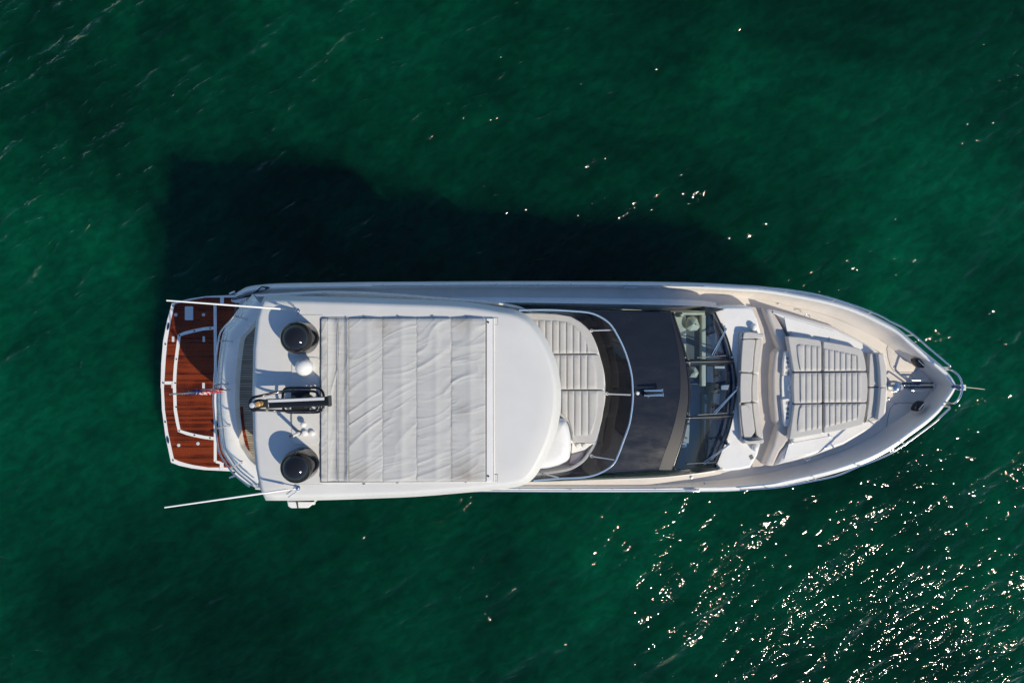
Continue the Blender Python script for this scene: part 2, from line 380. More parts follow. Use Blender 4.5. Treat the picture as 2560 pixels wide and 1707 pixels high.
def disc(name, pt, z, r, h, m, parent, seg=16):
    c = P(*pt, z); return lathe(name, (c.x, c.y, z), [(r, -0.004), (r, h * .7), (r * .8, h)], m, parent, seg)
def spans(poly, x):
    """y range of a polygon at x (photo units)."""
    ys = []
    N = len(poly)
    for i in range(N):
        (x0, y0), (x1, y1) = poly[i][:2], poly[(i + 1) % N][:2]
        if (x0 - x) * (x1 - x) <= 0 and abs(x1 - x0) > 1e-9: ys.append(y0 + (y1 - y0) * (x - x0) / (x1 - x0))
    return (min(ys), max(ys)) if len(ys) >= 2 else None
def flutes(parent, poly, xs, z, hgt, m):
    """Sewn channels running athwartships: one rounded roll between each pair of seams, ends cut along poly."""
    poly = [tuple(p) for p in poly]; lo = min(p[0] for p in poly); hi = max(p[0] for p in poly)
    edges = [lo + 0.3] + [x for x in xs if lo + 3 < x < hi - 3] + [hi - 0.3]
    for a, b in zip(edges[:-1], edges[1:]):
        nx, ny = 11, 16; V = []; F = []; ok = True
        for i in range(nx):
            t = (1 - math.cos(math.pi * i / (nx - 1))) / 2; x = a + (b - a) * (0.02 + 0.96 * t); s = spans(poly, x)
            if s is None: ok = False; break
            for j in range(ny):
                u = j / (ny - 1); y = s[0] + (s[1] - s[0]) * u
                e = min(1.0, min(u, 1 - u) * (s[1] - s[0]) / 4.0)
                zz = z + 0.001 + hgt * 0.85 * (1 - abs(2 * t - 1) ** 4.5) * (0.25 + 0.75 * math.sin(e * math.pi / 2)) + 0.0012 * math.sin(u * 7 + a) + RNG.normal(0, 0.0003)
                V.append(P(x, y, zz))
        if not ok: continue
        for i in range(nx - 1):
            for j in range(ny - 1): F.append((i * ny + j, i * ny + j + 1, (i + 1) * ny + j + 1, (i + 1) * ny + j))
        # skirt closes the roll on the pad
        st = len(V); ring = [j for j in range(ny)] + [i * ny + ny - 1 for i in range(1, nx)] + [(nx - 1) * ny + j for j in range(ny - 2, -1, -1)] + [i * ny for i in range(nx - 2, 0, -1)]
        for k in ring: V.append((V[k][0], V[k][1], z - 0.03))
        for q in range(len(ring)):
            F.append((ring[q], ring[(q + 1) % len(ring)], st + (q + 1) % len(ring), st + q))
        mk('flute', V, F, m, parent, 60)

# ================================================================== WATER
def water():
    S = 1500.0; D = -14.0
    V = [(-S, -S, 0), (S, -S, 0), (S, S, 0), (-S, S, 0), (-S, -S, D), (S, -S, D), (S, S, D), (-S, S, D)]
    o = mk('water', V, [(0, 1, 2, 3), (7, 6, 5, 4), (0, 4, 5, 1), (1, 5, 6, 2), (2, 6, 7, 3), (3, 7, 4, 0)], M['water'], None, 0)
    tag(o, 'dark green rippled sea water with sun glitter around the yacht', 'water', kind='structure'); return o
water()

# ================================================================== YACHT
Y = empty('motor_yacht')
tag(Y, 'long white motor yacht with black coachroof and canvas sunroof, seen from above', 'yacht')

ZGX = ([-8, -6.5, -3, 0, 4, 6, 8, 9.3, 10.6], [1.95, 2.0, 2.1, 2.2, 2.42, 2.65, 2.98, 3.14, 3.22])
ZDX = ([-8, -6.5, -3, 0, 3.3, 4.8, 6, 8.3, 10.6], [1.82, 1.92, 2.065, 2.165, 2.345, 2.30, 2.28, 2.56, 2.62])
def zg(x): return float(np.interp(x, *ZGX))
def zd(x): return float(np.interp(x, *ZDX))
def PG(px, py, f=zg, off=0.0):
    z = 2.3
    for _ in range(6): z = f(P(px, py, z).x) + off
    return P(px, py, z)
U = [(583, 741), (590, 733), (600, 727), (616, 719), (652, 713.5), (700, 710.5), (850, 708), (1000, 706.5), (1300, 705), (1500, 705.5), (1650, 706.5), (1750, 709), (1850, 714), (1920, 719), (2019, 736), (2086, 751), (2136, 767), (2172, 782), (2200, 796), (2247, 821), (2280, 849), (2316, 880), (2359, 916), (2377, 936), (2389, 952)]
L = [(583, 1188), (590, 1194), (600, 1201), (618, 1211), (652, 1221), (700, 1225), (850, 1227), (1000, 1228), (1300, 1229), (1500, 1229.5), (1640, 1229), (1736, 1228.5), (1831, 1227), (1927, 1219), (2000, 1205), (2075, 1187), (2127, 1171), (2178, 1152), (2230, 1124.6), (2280, 1089), (2321, 1059), (2351, 1032), (2370, 1008), (2388, 982)]
GP = [PG(*p) for p in U] + [PG(2394, 966)] + [PG(*p) for p in reversed(L)]
G = [Vector(x) for x in cr(GP, 5)]
for g in G: g.z = zg(g.x)
def in2(line, d):
    out = []
    N = len(line)
    for i in range(N):
        t = line[min(N - 1, i + 1)] - line[max(0, i - 1)]; t = Vector((t.x, t.y, 0)).normalized()
        out.append(Vector((line[i].x + t.y * d, line[i].y - t.x * d, line[i].z)))
    return out
XS = G[0].x
def hull_line(zf, wy, rx):
    out = []
    for g in G:
        u = min(1, max(0, (g.x - 2.0) / 8.5)); w = 1 - wy[0] - wy[1] * u ** 1.6
        out.append(Vector((XS + (g.x - XS) * (1 - rx * u), g.y * w, zf(g))))
    return out
hull_lines = [[Vector((g.x, g.y, g.z - 0.10)) for g in G], hull_line(lambda g: g.z - 0.16, (0.0, 0.004), 0.0),
              hull_line(lambda g: g.z - 0.2, (0.012, 0.01), 0.004), hull_line(lambda g: g.z * .62, (0.03, 0.12), 0.02),
              hull_line(lambda g: 0.35, (0.07, 0.40), 0.05), hull_line(lambda g: -0.15, (0.10, 0.55), 0.07), hull_line(lambda g: -0.8, (0.45, 0.5), 0.10)]
hull = loft('hull', hull_lines, M['gel'], Y)
# transom closes the stern
tl = [h[0] for h in hull_lines]; tr_ = [h[-1] for h in hull_lines]
loft('transom', [tl, tr_], M['gel'], Y)
# gunwale cap: outward slope, flat, inner bulwark, deck edge
def capl(d, dz): return [Vector((a.x, a.y, a.z + dz)) for a in in2(G, d)]
capA, capB, capC, capD = capl(-0.012, -0.10), capl(0.025, -0.035), capl(0.065, 0.020), capl(0.093, 0.036)
capE, capF = capl(0.117, 0.030), capl(0.132, -0.01)
loft('gunwale_cap', [capA, capB, capC, capD, capE, capF], M['gel'], Y, smooth=60)
rubA = [Vector((a.x, a.y, a.z - 0.03)) for a in in2(G, -0.03)]
tube('rubbing_strake', [Vector((a.x, a.y, a.z - 0.12)) for a in in2(G, -0.012)], 0.022, M['steel'], Y, seg=8)
def bw(x): return float(np.interp(x, [-8, 3.5, 7, 8.6, 9.6, 10.2, 10.6], [0.15, 0.16, 0.30, 0.33, 0.27, 0.19, 0.16]))
deckE = []
for i, g in enumerate(G):
    a = in2(G, bw(g.x))[i] if False else None
n_in = {}
N_G = len(G)
for i, g in enumerate(G):
    t = G[min(N_G - 1, i + 1)] - G[max(0, i - 1)]; t = Vector((t.x, t.y, 0)).normalized(); d = bw(g.x)
    deckE.append(Vector((g.x + t.y * d, g.y - t.x * d, zd(g.x))))
def bl(f, h): return [Vector((c.x + (e.x - c.x) * f, c.y + (e.y - c.y) * f, c.z + (e.z - c.z) * h)) for c, e in zip(capF, deckE)]
loft('bulwark', [capF, bl(.08, .28), bl(.2, .50), bl(.45, .74), deckE], M['cream'], Y, smooth=24)
# main deck: cream non-skid from side to side
xs = np.linspace(deckE[0].x, max(e.x for e in deckE) - 0.01, 90)
mid = max(range(N_G), key=lambda i: deckE[i].x)
ux, uy = [e.x for e in deckE[:mid + 1]], [e.y for e in deckE[:mid + 1]]
lx, ly = [e.x for e in deckE[mid:]][::-1], [e.y for e in deckE[mid:]][::-1]
V = []; F = []
for x in xs:
    a, b = float(np.interp(x, ux, uy)), float(np.interp(x, lx, ly))
    for k in range(5): V.append((x, a + (b - a) * k / 4, zd(x)))
for i in range(len(xs) - 1):
    for k in range(4): F.append((i * 5 + k, i * 5 + k + 1, (i + 1) * 5 + k + 1, (i + 1) * 5 + k))
mk('main_deck', V, F, M['cream'], Y)

# ---------------------------------------------------------------- swim platform
ZP = 0.6
plat = C1([(255, 405), (190, 640), (140, 900), (115, 1200), (108, 1500)]) + C2([(100, 60), (110, 300), (150, 600), (215, 905), (310, 940), (450, 970), (600, 990), (900, 1005)]) + [(640, 1180), (640, 737)] + C1([(1050, 300), (700, 315), (500, 345), (330, 385)])
SP = slab('swim_platform', plat, ZP, 0.28, M['gel'], Y, bev=0.02)
# hull bracket under the platform
slab('platform_bracket', [(455, 800), (640, 770), (640, 1150), (455, 1120)], 0.30, 0.7, M['gel'], Y)
rim_in = C1([(298, 422), (245, 660), (205, 900), (182, 1150), (165, 1440)]) + C2([(140, 60), (152, 300), (190, 560), (255, 860), (330, 895), (470, 930), (620, 955), (800, 975)]) + [(625, 1172), (625, 745)] + C1([(1050, 318), (880, 322), (700, 335), (500, 370), (350, 405)])
poly = rim_in
w = PW(poly, ZP); ys_ = [p.y for p in w]
V = []; F = []; pw = 0.06
def xr(yy):
    xs_ = []
    for i in range(len(w)):
        a, b = w[i], w[(i + 1) % len(w)]
        if (a.y - yy) * (b.y - yy) < 0: xs_.append(a.x + (b.x - a.x) * (yy - a.y) / (b.y - a.y))
    return (min(xs_), max(xs_)) if len(xs_) >= 2 else None
def planks(name, wpoly_fn, y0, y1, z, pw, m, parent, gap=0.003, caulk=None):
    k = math.ceil(y0 / pw)
    while k * pw < y1:
        a, b = k * pw + gap / 2, (k + 1) * pw - gap / 2; k += 1
        ra, rb = wpoly_fn(a), wpoly_fn(b)
        if ra is None or rb is None: continue
        V = [(ra[0], a, z), (ra[1], a, z), (rb[1], b, z), (rb[0], b, z)]
        dz = RNG.uniform(-0.0008, 0.0008)
        V = [(x, y, zz + dz) for x, y, zz in V] + [(x, y, z - 0.006) for x, y, zz in V]
        mk('plank', V, [(0, 1, 2, 3), (0, 4, 5, 1), (1, 5, 6, 2), (2, 6, 7, 3), (3, 7, 4, 0)], m, parent, 0)
planks('plank', xr, min(ys_), max(ys_), ZP + 0.010, 0.06, M['teak'], SP)
zt = ZP + 0.020
strip = 0.085
inner = C1([(812, 730), (680, 742), (550, 768), (420, 800), (355, 828), (340, 950), (325, 1060), (308, 1200), (297, 1350), (292, 1500)]) + C2([(262, 130), (268, 300), (290, 430), (313, 537), (400, 568), (489, 590), (600, 612), (722, 628)])
band('trim_strip', inner, strip, zt, 0.014, M['gel'], SP)
band('trim_strip', C1([(815, 425), (818, 900), (822, 1300), (822, 1568)]) + C2([(722, 0), (722, 250), (722, 600), (722, 895)]), 0.045, zt + 0.002, 0.014, M['gel'], SP)
band('trim_strip', C1([(835, 425), (838, 900), (842, 1300), (843, 1568)]) + C2([(738, 0), (738, 250), (738, 600), (738, 880)]), 0.03, zt + 0.001, 0.014, M['gel'], SP)
band('trim_strip', C1([(165, 1448), (300, 1448)]), strip, zt + 0.002, 0.014, M['gel'], SP)
band('trim_strip', C2([(735, 893), (800, 910)]), 0.07, zt + 0.003, 0.014, M['gel'], SP)
band('trim_strip', C2([(803, 905), (803, 995)]), 0.10, zt + 0.004, 0.014, M['gel'], SP)
band('trim_strip', C1([(914, 318), (914, 420)]), 0.10, zt + 0.003, 0.014, M['gel'], SP)
band('trim_strip', C1([(815, 420), (930, 425)]), 0.03, zt + 0.004, 0.014, M['gel'], SP)
for p in C1([(275, 440), (175, 943), (357, 828), (553, 768), (760, 733), (318, 1138), (303, 1450), (145, 1450)]) + C2([(152, 437), (278, 263), (313, 537), (489, 588), (669, 621), (242, 879)]):
    disc('socket', p, zt + 0.004, 0.022, 0.006, M['rubber'], SP, 12)
for p in C1([(312, 558), (675, 558)]) + C2([(308, 703), (530, 684)]):
    disc('deck_light', p, ZP + 0.012, 0.045, 0.012, M['silver'], SP, 18)
q = C1([(428, 450), (535, 450), (535, 628), (428, 628)]); slab('deck_plate', rounded(q, 1.5), ZP + 0.03, 0.025, M['silver'], SP, 0.004)
for a, b in (((258, 840), (288, 912)), ((660, 838), (690, 912)), ((655, 1445), (687, 1520)), ((252, 1440), (276, 1515))):
    slab('lift_handle', rounded(C1([a, (b[0], a[1]), b, (a[0], b[1])]), 1.2), ZP + 0.026, 0.02, M['silver'], SP, 0.004)
for p, rot in ((C1([(213, 710)])[0], R(-12)), (C2([(183, 640)])[0], R(12))):
    c = P(*p, ZP); lathe('fairlead', (c.x, c.y, ZP), [(0.11, 0.0), (0.11, 0.008), (0.095, 0.012)], M['chrome'], SP, 20, sx=0.36, rot=rot)
    lathe('fairlead_hole', (c.x, c.y, ZP), [(0.085, 0.0), (0.085, 0.015)], M['stain'], SP, 20, sx=0.3, rot=rot)

# ---------------------------------------------------------------- cockpit under the flybridge
slab('cockpit_deck', [(612, 752), (905, 745), (905, 1198), (612, 1185)], 2.085, 0.28, M['teakg'], Y)
for sgn, qs in ((1, E2([(160, 560), (400, 490), (700, 470), (640, 520), (330, 660), (170, 630)])), (-1, [(576, 1176), (600, 1182), (640, 1196), (632, 1190), (594, 1172), (578, 1168)])):
    slab('stern_wing', rounded(qs, 1.5), 2.05, 0.4, M['gel'], Y, 0.03)

# ---------------------------------------------------------------- flybridge
arc = C1([(1310, 282), (1181, 436), (1085, 560), (1000, 650), (930, 770), (888, 1000), (856, 1300), (842, 1568)]) + C2([(745, 250), (768, 480), (808, 750), (890, 905), (1000, 1050), (1190, 1205)])
sideU = [(640, 734), (700, 731), (810, 725), (900, 727), (1000, 733), (1100, 741), (1240, 752), (1300, 764)]
sideL = [(640, 1224), (700, 1229), (810, 1235), (900, 1233), (1000, 1227), (1100, 1219), (1240, 1208), (1300, 1196)]
front = [(1330, 777), (1389, 783), (1427, 790), (1453, 805), (1474, 824), (1491, 856), (1503, 894), (1512, 930), (1515.5, 972), (1514, 1005), (1508, 1036), (1495, 1099), (1482, 1127), (1461, 1155), (1431, 1174), (1399, 1182), (1340, 1189)]
arc_s = cr(arc, 4); front_s = cr(front, 3)
fly = list(arc_s) + list(reversed(sideL)) if False else None
loop = [tuple(x) for x in arc_s] + sideL + [tuple(x) for x in reversed(front_s)] + list(reversed(sideU))
FLY = lens('flybridge', PW(loop, 3.8), [(0.25, 3.40), (0.05, 3.48), (0, 3.60), (0.02, 3.72), (0.03, 3.76)], M['gel'], Y, bottom=True)
# aft coaming: broad sloping moulding with a flat top and inner wall
def fline(pts, d, z):
    p = [np.array(x[:2]) for x in PW(pts, 3.8)]; out = []
    N = len(p)
    for i in range(N):
        t = p[min(N - 1, i + 1)] - p[max(0, i - 1)]; t /= np.linalg.norm(t); nn = np.array((-t[1], t[0]))   # aft arc runs down the picture: +n points forward
        out.append((p[i][0] + nn[0] * d, p[i][1] + nn[1] * d, z))
    return out
sg = 1 if fline(arc_s, 0.5, 0)[len(arc_s) // 2][0] > fline(arc_s, 0, 0)[len(arc_s) // 2][0] else -1
loft('aft_coaming', [fline(arc_s, 0.0, 3.60), fline(arc_s, sg * 0.005, 3.78), fline(arc_s, sg * 0.03, 3.82), fline(arc_s, sg * 0.22, 3.98), fline(arc_s, sg * 0.30, 4.02), fline(arc_s, sg * 0.46, 4.03), fline(arc_s, sg * 0.50, 4.01), fline(arc_s, sg * 0.52, 3.76)], M['gel'], FLY, smooth=50)
# teak strips of the aft flybridge deck
wf = PW([(598, 800), (640, 770), (800, 760), (800, 1200), (640, 1200), (600, 1150), (590, 1060), (588, 900)], 3.77)
def xr2(yy):
    xs_ = []
    for i in range(len(wf)):
        a, b = wf[i], wf[(i + 1) % len(wf)]
        if (a.y - yy) * (b.y - yy) < 0: xs_.append(a.x + (b.x - a.x) * (yy - a.y) / (b.y - a.y))
    return (min(xs_), max(xs_)) if len(xs_) >= 2 else None
slab('deck_caulking', [(592, 800), (800, 765), (800, 1200), (594, 1150)], 3.772, 0.01, M['rubber'], FLY, 0.001)
planks('plank', xr2, min(p.y for p in wf), max(p.y for p in wf), 3.785, 0.055, M['teakg'], FLY, gap=0.011)
band('teak_kerb', C2([(1030, 260), (1042, 420), (1060, 560), (1110, 770)]), 0.06, 3.80, 0.03, M['teak'], FLY)
# stainless rails round the aft deck
for z, d in ((4.14, 0.24), (4.32, 0.24), (4.50, 0.24)):
    tube('guard_rail', cr(fline(arc_s[1:], sg * d, z), 1), 0.018, M['chrome'], FLY)
for k in (6, 18, 26, 36, 46):
    if k < len(arc_s):
        a = fline(arc_s, sg * 0.34, 4.0)[k]; b = fline(arc_s, sg * 0.24, 4.5)[k]
        tube('rail_stanchion', [a, b], 0.016, M['chrome'], FLY)
        lathe('stanchion_foot', a, [(0.04, 0), (0.04, 0.02), (0.02, 0.03)], M['steel'], FLY, 12)
# side ring of the flybridge (inner coaming)
ringp = PW([tuple(x) for x in sideL] + [tuple(x) for x in reversed(front_s)] + list(reversed(sideU)), 4.0)
RO = [np.array(p[:2]) for p in ringp]
def openin(p, d):
    out = []; N = len(p)
    for i in range(N):
        t = p[min(N - 1, i + 1)] - p[max(0, i - 1)]; t = t / np.linalg.norm(t); nn = np.array((-t[1], t[0])); out.append(p[i] + nn * d)
    return out
sgr = 1
ra = openin(RO, 0.06)
if np.mean([np.linalg.norm(x - np.array((0.0, 0.0))) for x in ra]) > np.mean([np.linalg.norm(x) for x in RO]): sgr = -1
loft('side_coaming', [[(p[0], p[1], 3.62) for p in RO], [(p[0], p[1], 4.04) for p in openin(RO, sgr * 0.02)], [(p[0], p[1], 4.06) for p in openin(RO, sgr * 0.04)], [(p[0], p[1], 4.04) for p in openin(RO, sgr * 0.07)], [(p[0], p[1], 3.765) for p in openin(RO, sgr * 0.08)]], M['gel'], FLY)
slab('cockpit_floor', [(1180, 800), (1440, 800), (1490, 880), (1500, 1000), (1480, 1100), (1430, 1160), (1180, 1170)], 3.80, 0.03, M['lilac'], FLY)
slab('sunpad_base', D1([(200, 440), (700, 450), (870, 480), (990, 555), (1090, 645), (1165, 790), (1230, 960), (1262, 1130), (1275, 1400)]) + D2([(1275, 160), (1240, 440), (1150, 770), (890, 790), (400, 790)]), 4.22, 0.4, M['gel'], FLY, 0.02)

# ---------------------------------------------------------------- hardtop
ht = [(658, 738), (780, 740), (979, 746), (1100, 750), (1180, 756), (1240, 765), (1285, 773), (1315, 786), (1338, 806), (1360, 836), (1381, 878), (1394, 915), (1402, 958), (1403.5, 1000), (1400, 1042), (1389, 1089), (1373, 1131), (1352, 1172), (1329, 1202), (1297, 1217.5), (1240, 1226), (1175, 1232), (1044, 1243), (912, 1248.5), (785, 1252.5), (661, 1253)]
aft = [(646, 1222), (636, 1170), (629.5, 1100), (627, 985), (629.5, 870), (637, 795), (645, 765)]
ZT = 5.66
htw = PW([tuple(x) for x in cr(ht, 3)] + aft, ZT - 0.16)
HT = lens('hardtop', htw, [(0.30, ZT - 0.30), (0.05, ZT - 0.29), (0.0, ZT - 0.24), (0.035, ZT - 0.18), (0.095, ZT - 0.07), (0.12, ZT - 0.035), (0.15, ZT - 0.012), (0.19, ZT)], M['top'], Y, rings=6, camber=0.02, bottom=True, smooth=60)
for (x0, x1, y0, y1) in ((752, 812, 756, 772), (752, 812, 1172, 1188), (1150, 1200, 775, 788), (1150, 1200, 1165, 1178)):
    a = [(x0, y0), (x1, y0), (x1, y1), (x0, y1)]
    b = [(x0 - 18, y0), (x1 - 18, y0), (x1 - 18, y1), (x0 - 18, y1)]
    lo_ = PW(a, 3.78); hi_ = [Vector((p.x - 0.15, p.y, ZT - 0.24)) for p in lo_]
    mk('support_pillar', lo_ + hi_, [(0, 1, 5, 4), (1, 2, 6, 5), (2, 3, 7, 6), (3, 0, 4, 7), (4, 5, 6, 7), (3, 2, 1, 0)], M['gel'], HT)
# sliding canvas roof -------------------------------------------------------
def vnoise(x, y, seed):
    r = np.random.default_rng(seed); T = r.random((256, 256))
    xi, yi = np.floor(x).astype(int), np.floor(y).astype(int); fx, fy = x - xi, y - yi
    fx = fx * fx * (3 - 2 * fx); fy = fy * fy * (3 - 2 * fy)
    g = lambda i, j: T[i % 256, j % 256]
    return (g(xi, yi) * (1 - fx) + g(xi + 1, yi) * fx) * (1 - fy) + (g(xi, yi + 1) * (1 - fx) + g(xi + 1, yi + 1) * fx) * fy
zf = ZT + 0.085
# frame lip round the opening
CAN = slab('roof_frame', rounded([(800, 793), (1236, 795), (1236, 1205), (800, 1207)], 2), ZT + 0.028, 0.03, M['gel'], HT, 0.006)
slab('frame_gasket', [(801, 794.5), (1213.5, 796.5), (1213.5, 1203.5), (801, 1205.5)], ZT + 0.031, 0.01, M['rubber'], CAN, 0.001)
seams = [803, 818, 844, 871.5, 957.5, 1042.5, 1128.5, 1214]
angs = [70, 80, 88, 32, 25, 20, 17, 4]
def canvas(x0, x1, k):
    nx = max(10, int((x1 - x0) * 0.8)); ny = 300
    xx = np.linspace(x0, x1, nx); yy = np.linspace(797, 1203.5, ny)
    XX, YY = np.meshgrid(xx, yy, indexing='ij')
    s = (ZC - zf) / FPX
    X = (XX - 1280) * s; Yw = YC + (853.5 - YY) * s
    t = (XX - x0) / (x1 - x0); ey = np.minimum(YY - 797, 1203.5 - YY)
    th = R([60, 75, 80, 30, 24, 19, 15, 4][k])
    a = X * math.cos(th) + Yw * math.sin(th); b = -X * math.sin(th) + Yw * math.cos(th)
    sd = 40 + k
    wob = vnoise(a * 1.3 + 9, b * 2 + 3, sd) * 0.28
    n1 = vnoise(a * 0.75 + 5.3 * k + 50, (b + wob) * 3.4 + 60, sd + 1)
    crease = np.maximum(0, 1 - np.abs(n1 - 0.5) * 6.5) ** 1.6
    amp = vnoise(a * 0.6 + 30, b * 0.9 + 31, sd + 2)
    n2 = vnoise(a * 1.5 + 70, (b + wob) * 8.5 + 80, sd + 3); cr2 = np.maximum(0, 1 - np.abs(n2 - 0.5) * 5) ** 1.3
    n3 = vnoise(X * 2.6 + 100, Yw * 24 + 100, sd + 4)                    # pucker at the seams
    edge = np.exp(-(np.minimum(t, 1 - t) * (x1 - x0) * s / 0.10) ** 2)
    big = vnoise(X * 1.4 + 20, Yw * 0.9 + 20, 77)
    Z = zf + 0.0165 * crease * (0.25 + amp) + 0.006 * cr2 + 0.006 * (n3 - .5) * (0.35 + edge) + 0.02 * (big - .5)
    if k >= 3:
        Z += 0.016 * np.sin(np.pi * t) + 0.010 * np.exp(-((t - 0.56) / 0.10) ** 2)
        if k == 3: pass
    elif k == 1: Z += -0.040 * np.sin(np.pi * t * .8) + 0.012 * (vnoise(X * 8 + 3, Yw * 1.3, 9) - .5)
    elif k == 2: Z += 0.052 * np.clip((t - 0.55) / .4, 0, 1) ** 1.2 - 0.022
    elif k == 0: Z += 0.02 * (vnoise(X * 10, Yw * 2.2, 5) - .5) + 0.01
    Z -= 0.006 * np.exp(-(np.minimum(t, 1 - t) * (x1 - x0) * s / 0.012) ** 2)
    Z -= 0.02 * np.exp(-(ey / 4.0) ** 2)
    V = np.stack([X, Yw, Z], -1).reshape(-1, 3)
    F = [(i * ny + j, i * ny + j + 1, (i + 1) * ny + j + 1, (i + 1) * ny + j) for i in range(nx - 1) for j in range(ny - 1)]
    o = mk('canvas_panel', V, F, M['fabric'], HT, 0)
    o.data.shade_smooth()
    return o
for k in range(len(seams) - 1): canvas(seams[k] + 0.25, seams[k + 1] - 0.25, k if k < 3 else k)
for x in seams[2:7]:
    tube('seam', [P(x, y, zf + 0.006) for y in np.linspace(799, 1202, 12)], 0.004, M['fabric'], HT, 5)
bar = slab('front_bar', [(1216, 796), (1232, 796), (1232, 1203), (1216, 1203)], ZT + 0.06, 0.05, M['gel'], HT, 0.012)
slab('bar_gasket', [(1213.5, 795), (1216, 795), (1216, 1204), (1213.5, 1204)], ZT + 0.045, 0.03, M['gasket'], HT, 0.001)
slab('bar_gasket', [(1232, 795), (1233.6, 795), (1233.6, 1204), (1232, 1204)], ZT + 0.045, 0.03, M['gasket'], HT, 0.001)
for p in C4([(1772, 425)]) + C5([(1672, 1024)]): disc('bar_knob', p, ZT + 0.06, 0.02, 0.02, M['rubber'], bar, 12)
for qd in (C4([(1815, 380), (1864, 380), (1864, 444), (1815, 444)]), C5([(1715, 1008), (1758, 1008), (1758, 1066), (1715, 1066)])): lid('corner_cover', qd, ZT + 0.006, M['top'], HT, 0.008)
for qd in (C3([(750, 350), (1072, 350), (1072, 553), (750, 553)]), C2([(1680, 965), (1965, 965), (1958, 1148), (1680, 1148)])): lid('access_panel', qd, ZT + 0.003, M['top'], HT, 0.006)
for p in C4([(527, 365), (866, 362), (1210, 362), (1558, 365)]) + C5([(495, 1098), (810, 1085), (1457, 1080)]):
    c = P(*p, ZT + 0.01); box('canvas_catch', (c.x, c.y, ZT), (0.05, 0.02, 0.03), M['steel'], HT, R(random.uniform(-40, 40)))
# raised mast plinth
slab('mast_plinth', rounded(C2([(1612, 40), (1940, 40), (1940, 700), (1612, 700)]) if False else [(729, 893), (800, 893), (800, 1111), (729, 1111)], 12), ZT + 0.028, 0.03, M['top'], HT, 0.02)
zm = ZT + 0.028
# black satellite domes
def satdome(px, py, label):
    c = P(px, py, ZT)
    prof = [(0.325, 0.0), (0.33, 0.05), (0.328, 0.12), (0.322, 0.30), (0.315, 0.36)]
    d = lathe('satellite_dome', (c.x, c.y, ZT), [(0.315, 0.36)] + [(0.315 * math.cos(a), 0.36 + 0.30 * math.sin(a)) for a in np.linspace(0.05, 1.56, 14)], M['black'], Y, 56, smooth=60)
    lathe('dome_base', (c.x, c.y, ZT), [(0.328, -0.01), (0.328, 0.02), (0.325, 0.10), (0.320, 0.25), (0.316, 0.358), (0.30, 0.359)], M['black'], d, 56)
    d['label'] = label
satdome(757, 845, 'glossy black satellite dome beside the small white dome')
satdome(757, 1158, 'glossy black satellite dome nearest the drinks-cup fittings')
# small white dome
c = P(768, 917, zm)
wd = lathe('white_dome', (c.x, c.y, zm), [(0.14, 0.10), (0.162, 0.13), (0.168, 0.20)] + [(0.168 * math.cos(a), 0.20 + 0.17 * math.sin(a)) for a in np.linspace(0.08, 1.56, 10)], M['gel'], Y, 40, smooth=60)
lathe('dome_base', (c.x, c.y, zm), [(0.13, 0), (0.12, 0.06), (0.145, 0.10)], M['gel'], wd, 32)
# radar with its black tube guard
RAD = empty('radar', tuple(P(765, 1005, ZT))); RAD.parent = Y; RAD.location = tuple(WL[RAD.name])
zb = 6.22
def RP(pts, z): return [P(x, y, z) for x, y in E1(pts)]
ba, bb_ = RP([(560, 675), (2085, 608)], zb)
bd = (bb_ - ba); blen = bd.length; brz = math.atan2(bd.y, bd.x); bc = (ba + bb_) / 2
hw = 0.092
ang = np.linspace(0, 2 * math.pi, 25)[:-1]
V = []; F = []; nsec = 24
for e in (0, 1):
    for a in ang:
        yy, zz = hw * math.copysign(abs(math.cos(a)) ** 0.6, math.cos(a)), 0.075 * math.copysign(abs(math.sin(a)) ** 0.6, math.sin(a))
        x = -blen / 2 + e * blen
        V.append((bc.x + x * math.cos(brz) - yy * math.sin(brz), bc.y + x * math.sin(brz) + yy * math.cos(brz), zb + zz))
for k in range(nsec): F.append((k, (k + 1) % nsec, nsec + (k + 1) % nsec, nsec + k))
F += [tuple(range(nsec)), tuple(range(nsec, 2 * nsec))]
mk('array_bar', V, F, M['black'], RAD, 40)
def along(u, v, z): return (bc.x + u * math.cos(brz) - v * math.sin(brz), bc.y + u * math.sin(brz) + v * math.cos(brz), z)
lens('silver_strip', [along(-blen / 2 + .02, 0.026, 0)[:2], along(blen / 2 - .07, 0.026, 0)[:2], along(blen / 2 - .07, 0.078, 0)[:2], along(-blen / 2 + .02, 0.078, 0)[:2]], [(0, zb + 0.05), (0, zb + 0.076), (0.006, zb + 0.080)], M['silver'], RAD)
lens('end_cap', [along(blen / 2 - .012, -.1, 0)[:2], along(blen / 2 + .03, -.1, 0)[:2], along(blen / 2 + .03, .1, 0)[:2], along(blen / 2 - .012, .1, 0)[:2]], [(0, zb - .08), (0, zb + .07), (0.02, zb + .082)], M['plastic'], RAD, bottom=True)
lens('maker_plate', [along(-blen / 2 + .012, -.06, 0)[:2], along(-blen / 2 + .062, -.06, 0)[:2], along(-blen / 2 + .062, .0, 0)[:2], along(-blen / 2 + .012, .0, 0)[:2]], [(0, zb + .05), (0, zb + .0785)], M['silver'], RAD)
c = RP([(1350, 620)], zb)[0]
lathe('turning_unit', (bc.x + 0.1, bc.y, zm + 0.22), [(0.13, 0), (0.14, 0.08), (0.11, 0.2), (0.07, 0.27)], M['plastic'], RAD, 28)
slab('radar_platform', E1([(1150, 400), (1600, 380), (1600, 850), (1150, 860)]), zm + 0.23, 0.04, M['plastic'], RAD)
def guard(pts, z, r=0.026, closed=False, n=5, name='guard_tube'):
    q = cr([tuple(P(x, y, zz)) for (x, y), zz in zip(E1(pts), z if isinstance(z, (list, tuple)) else [z] * len(pts))], n, closed)
    return tube(name, q, r, M['tube'], RAD, 10, closed)
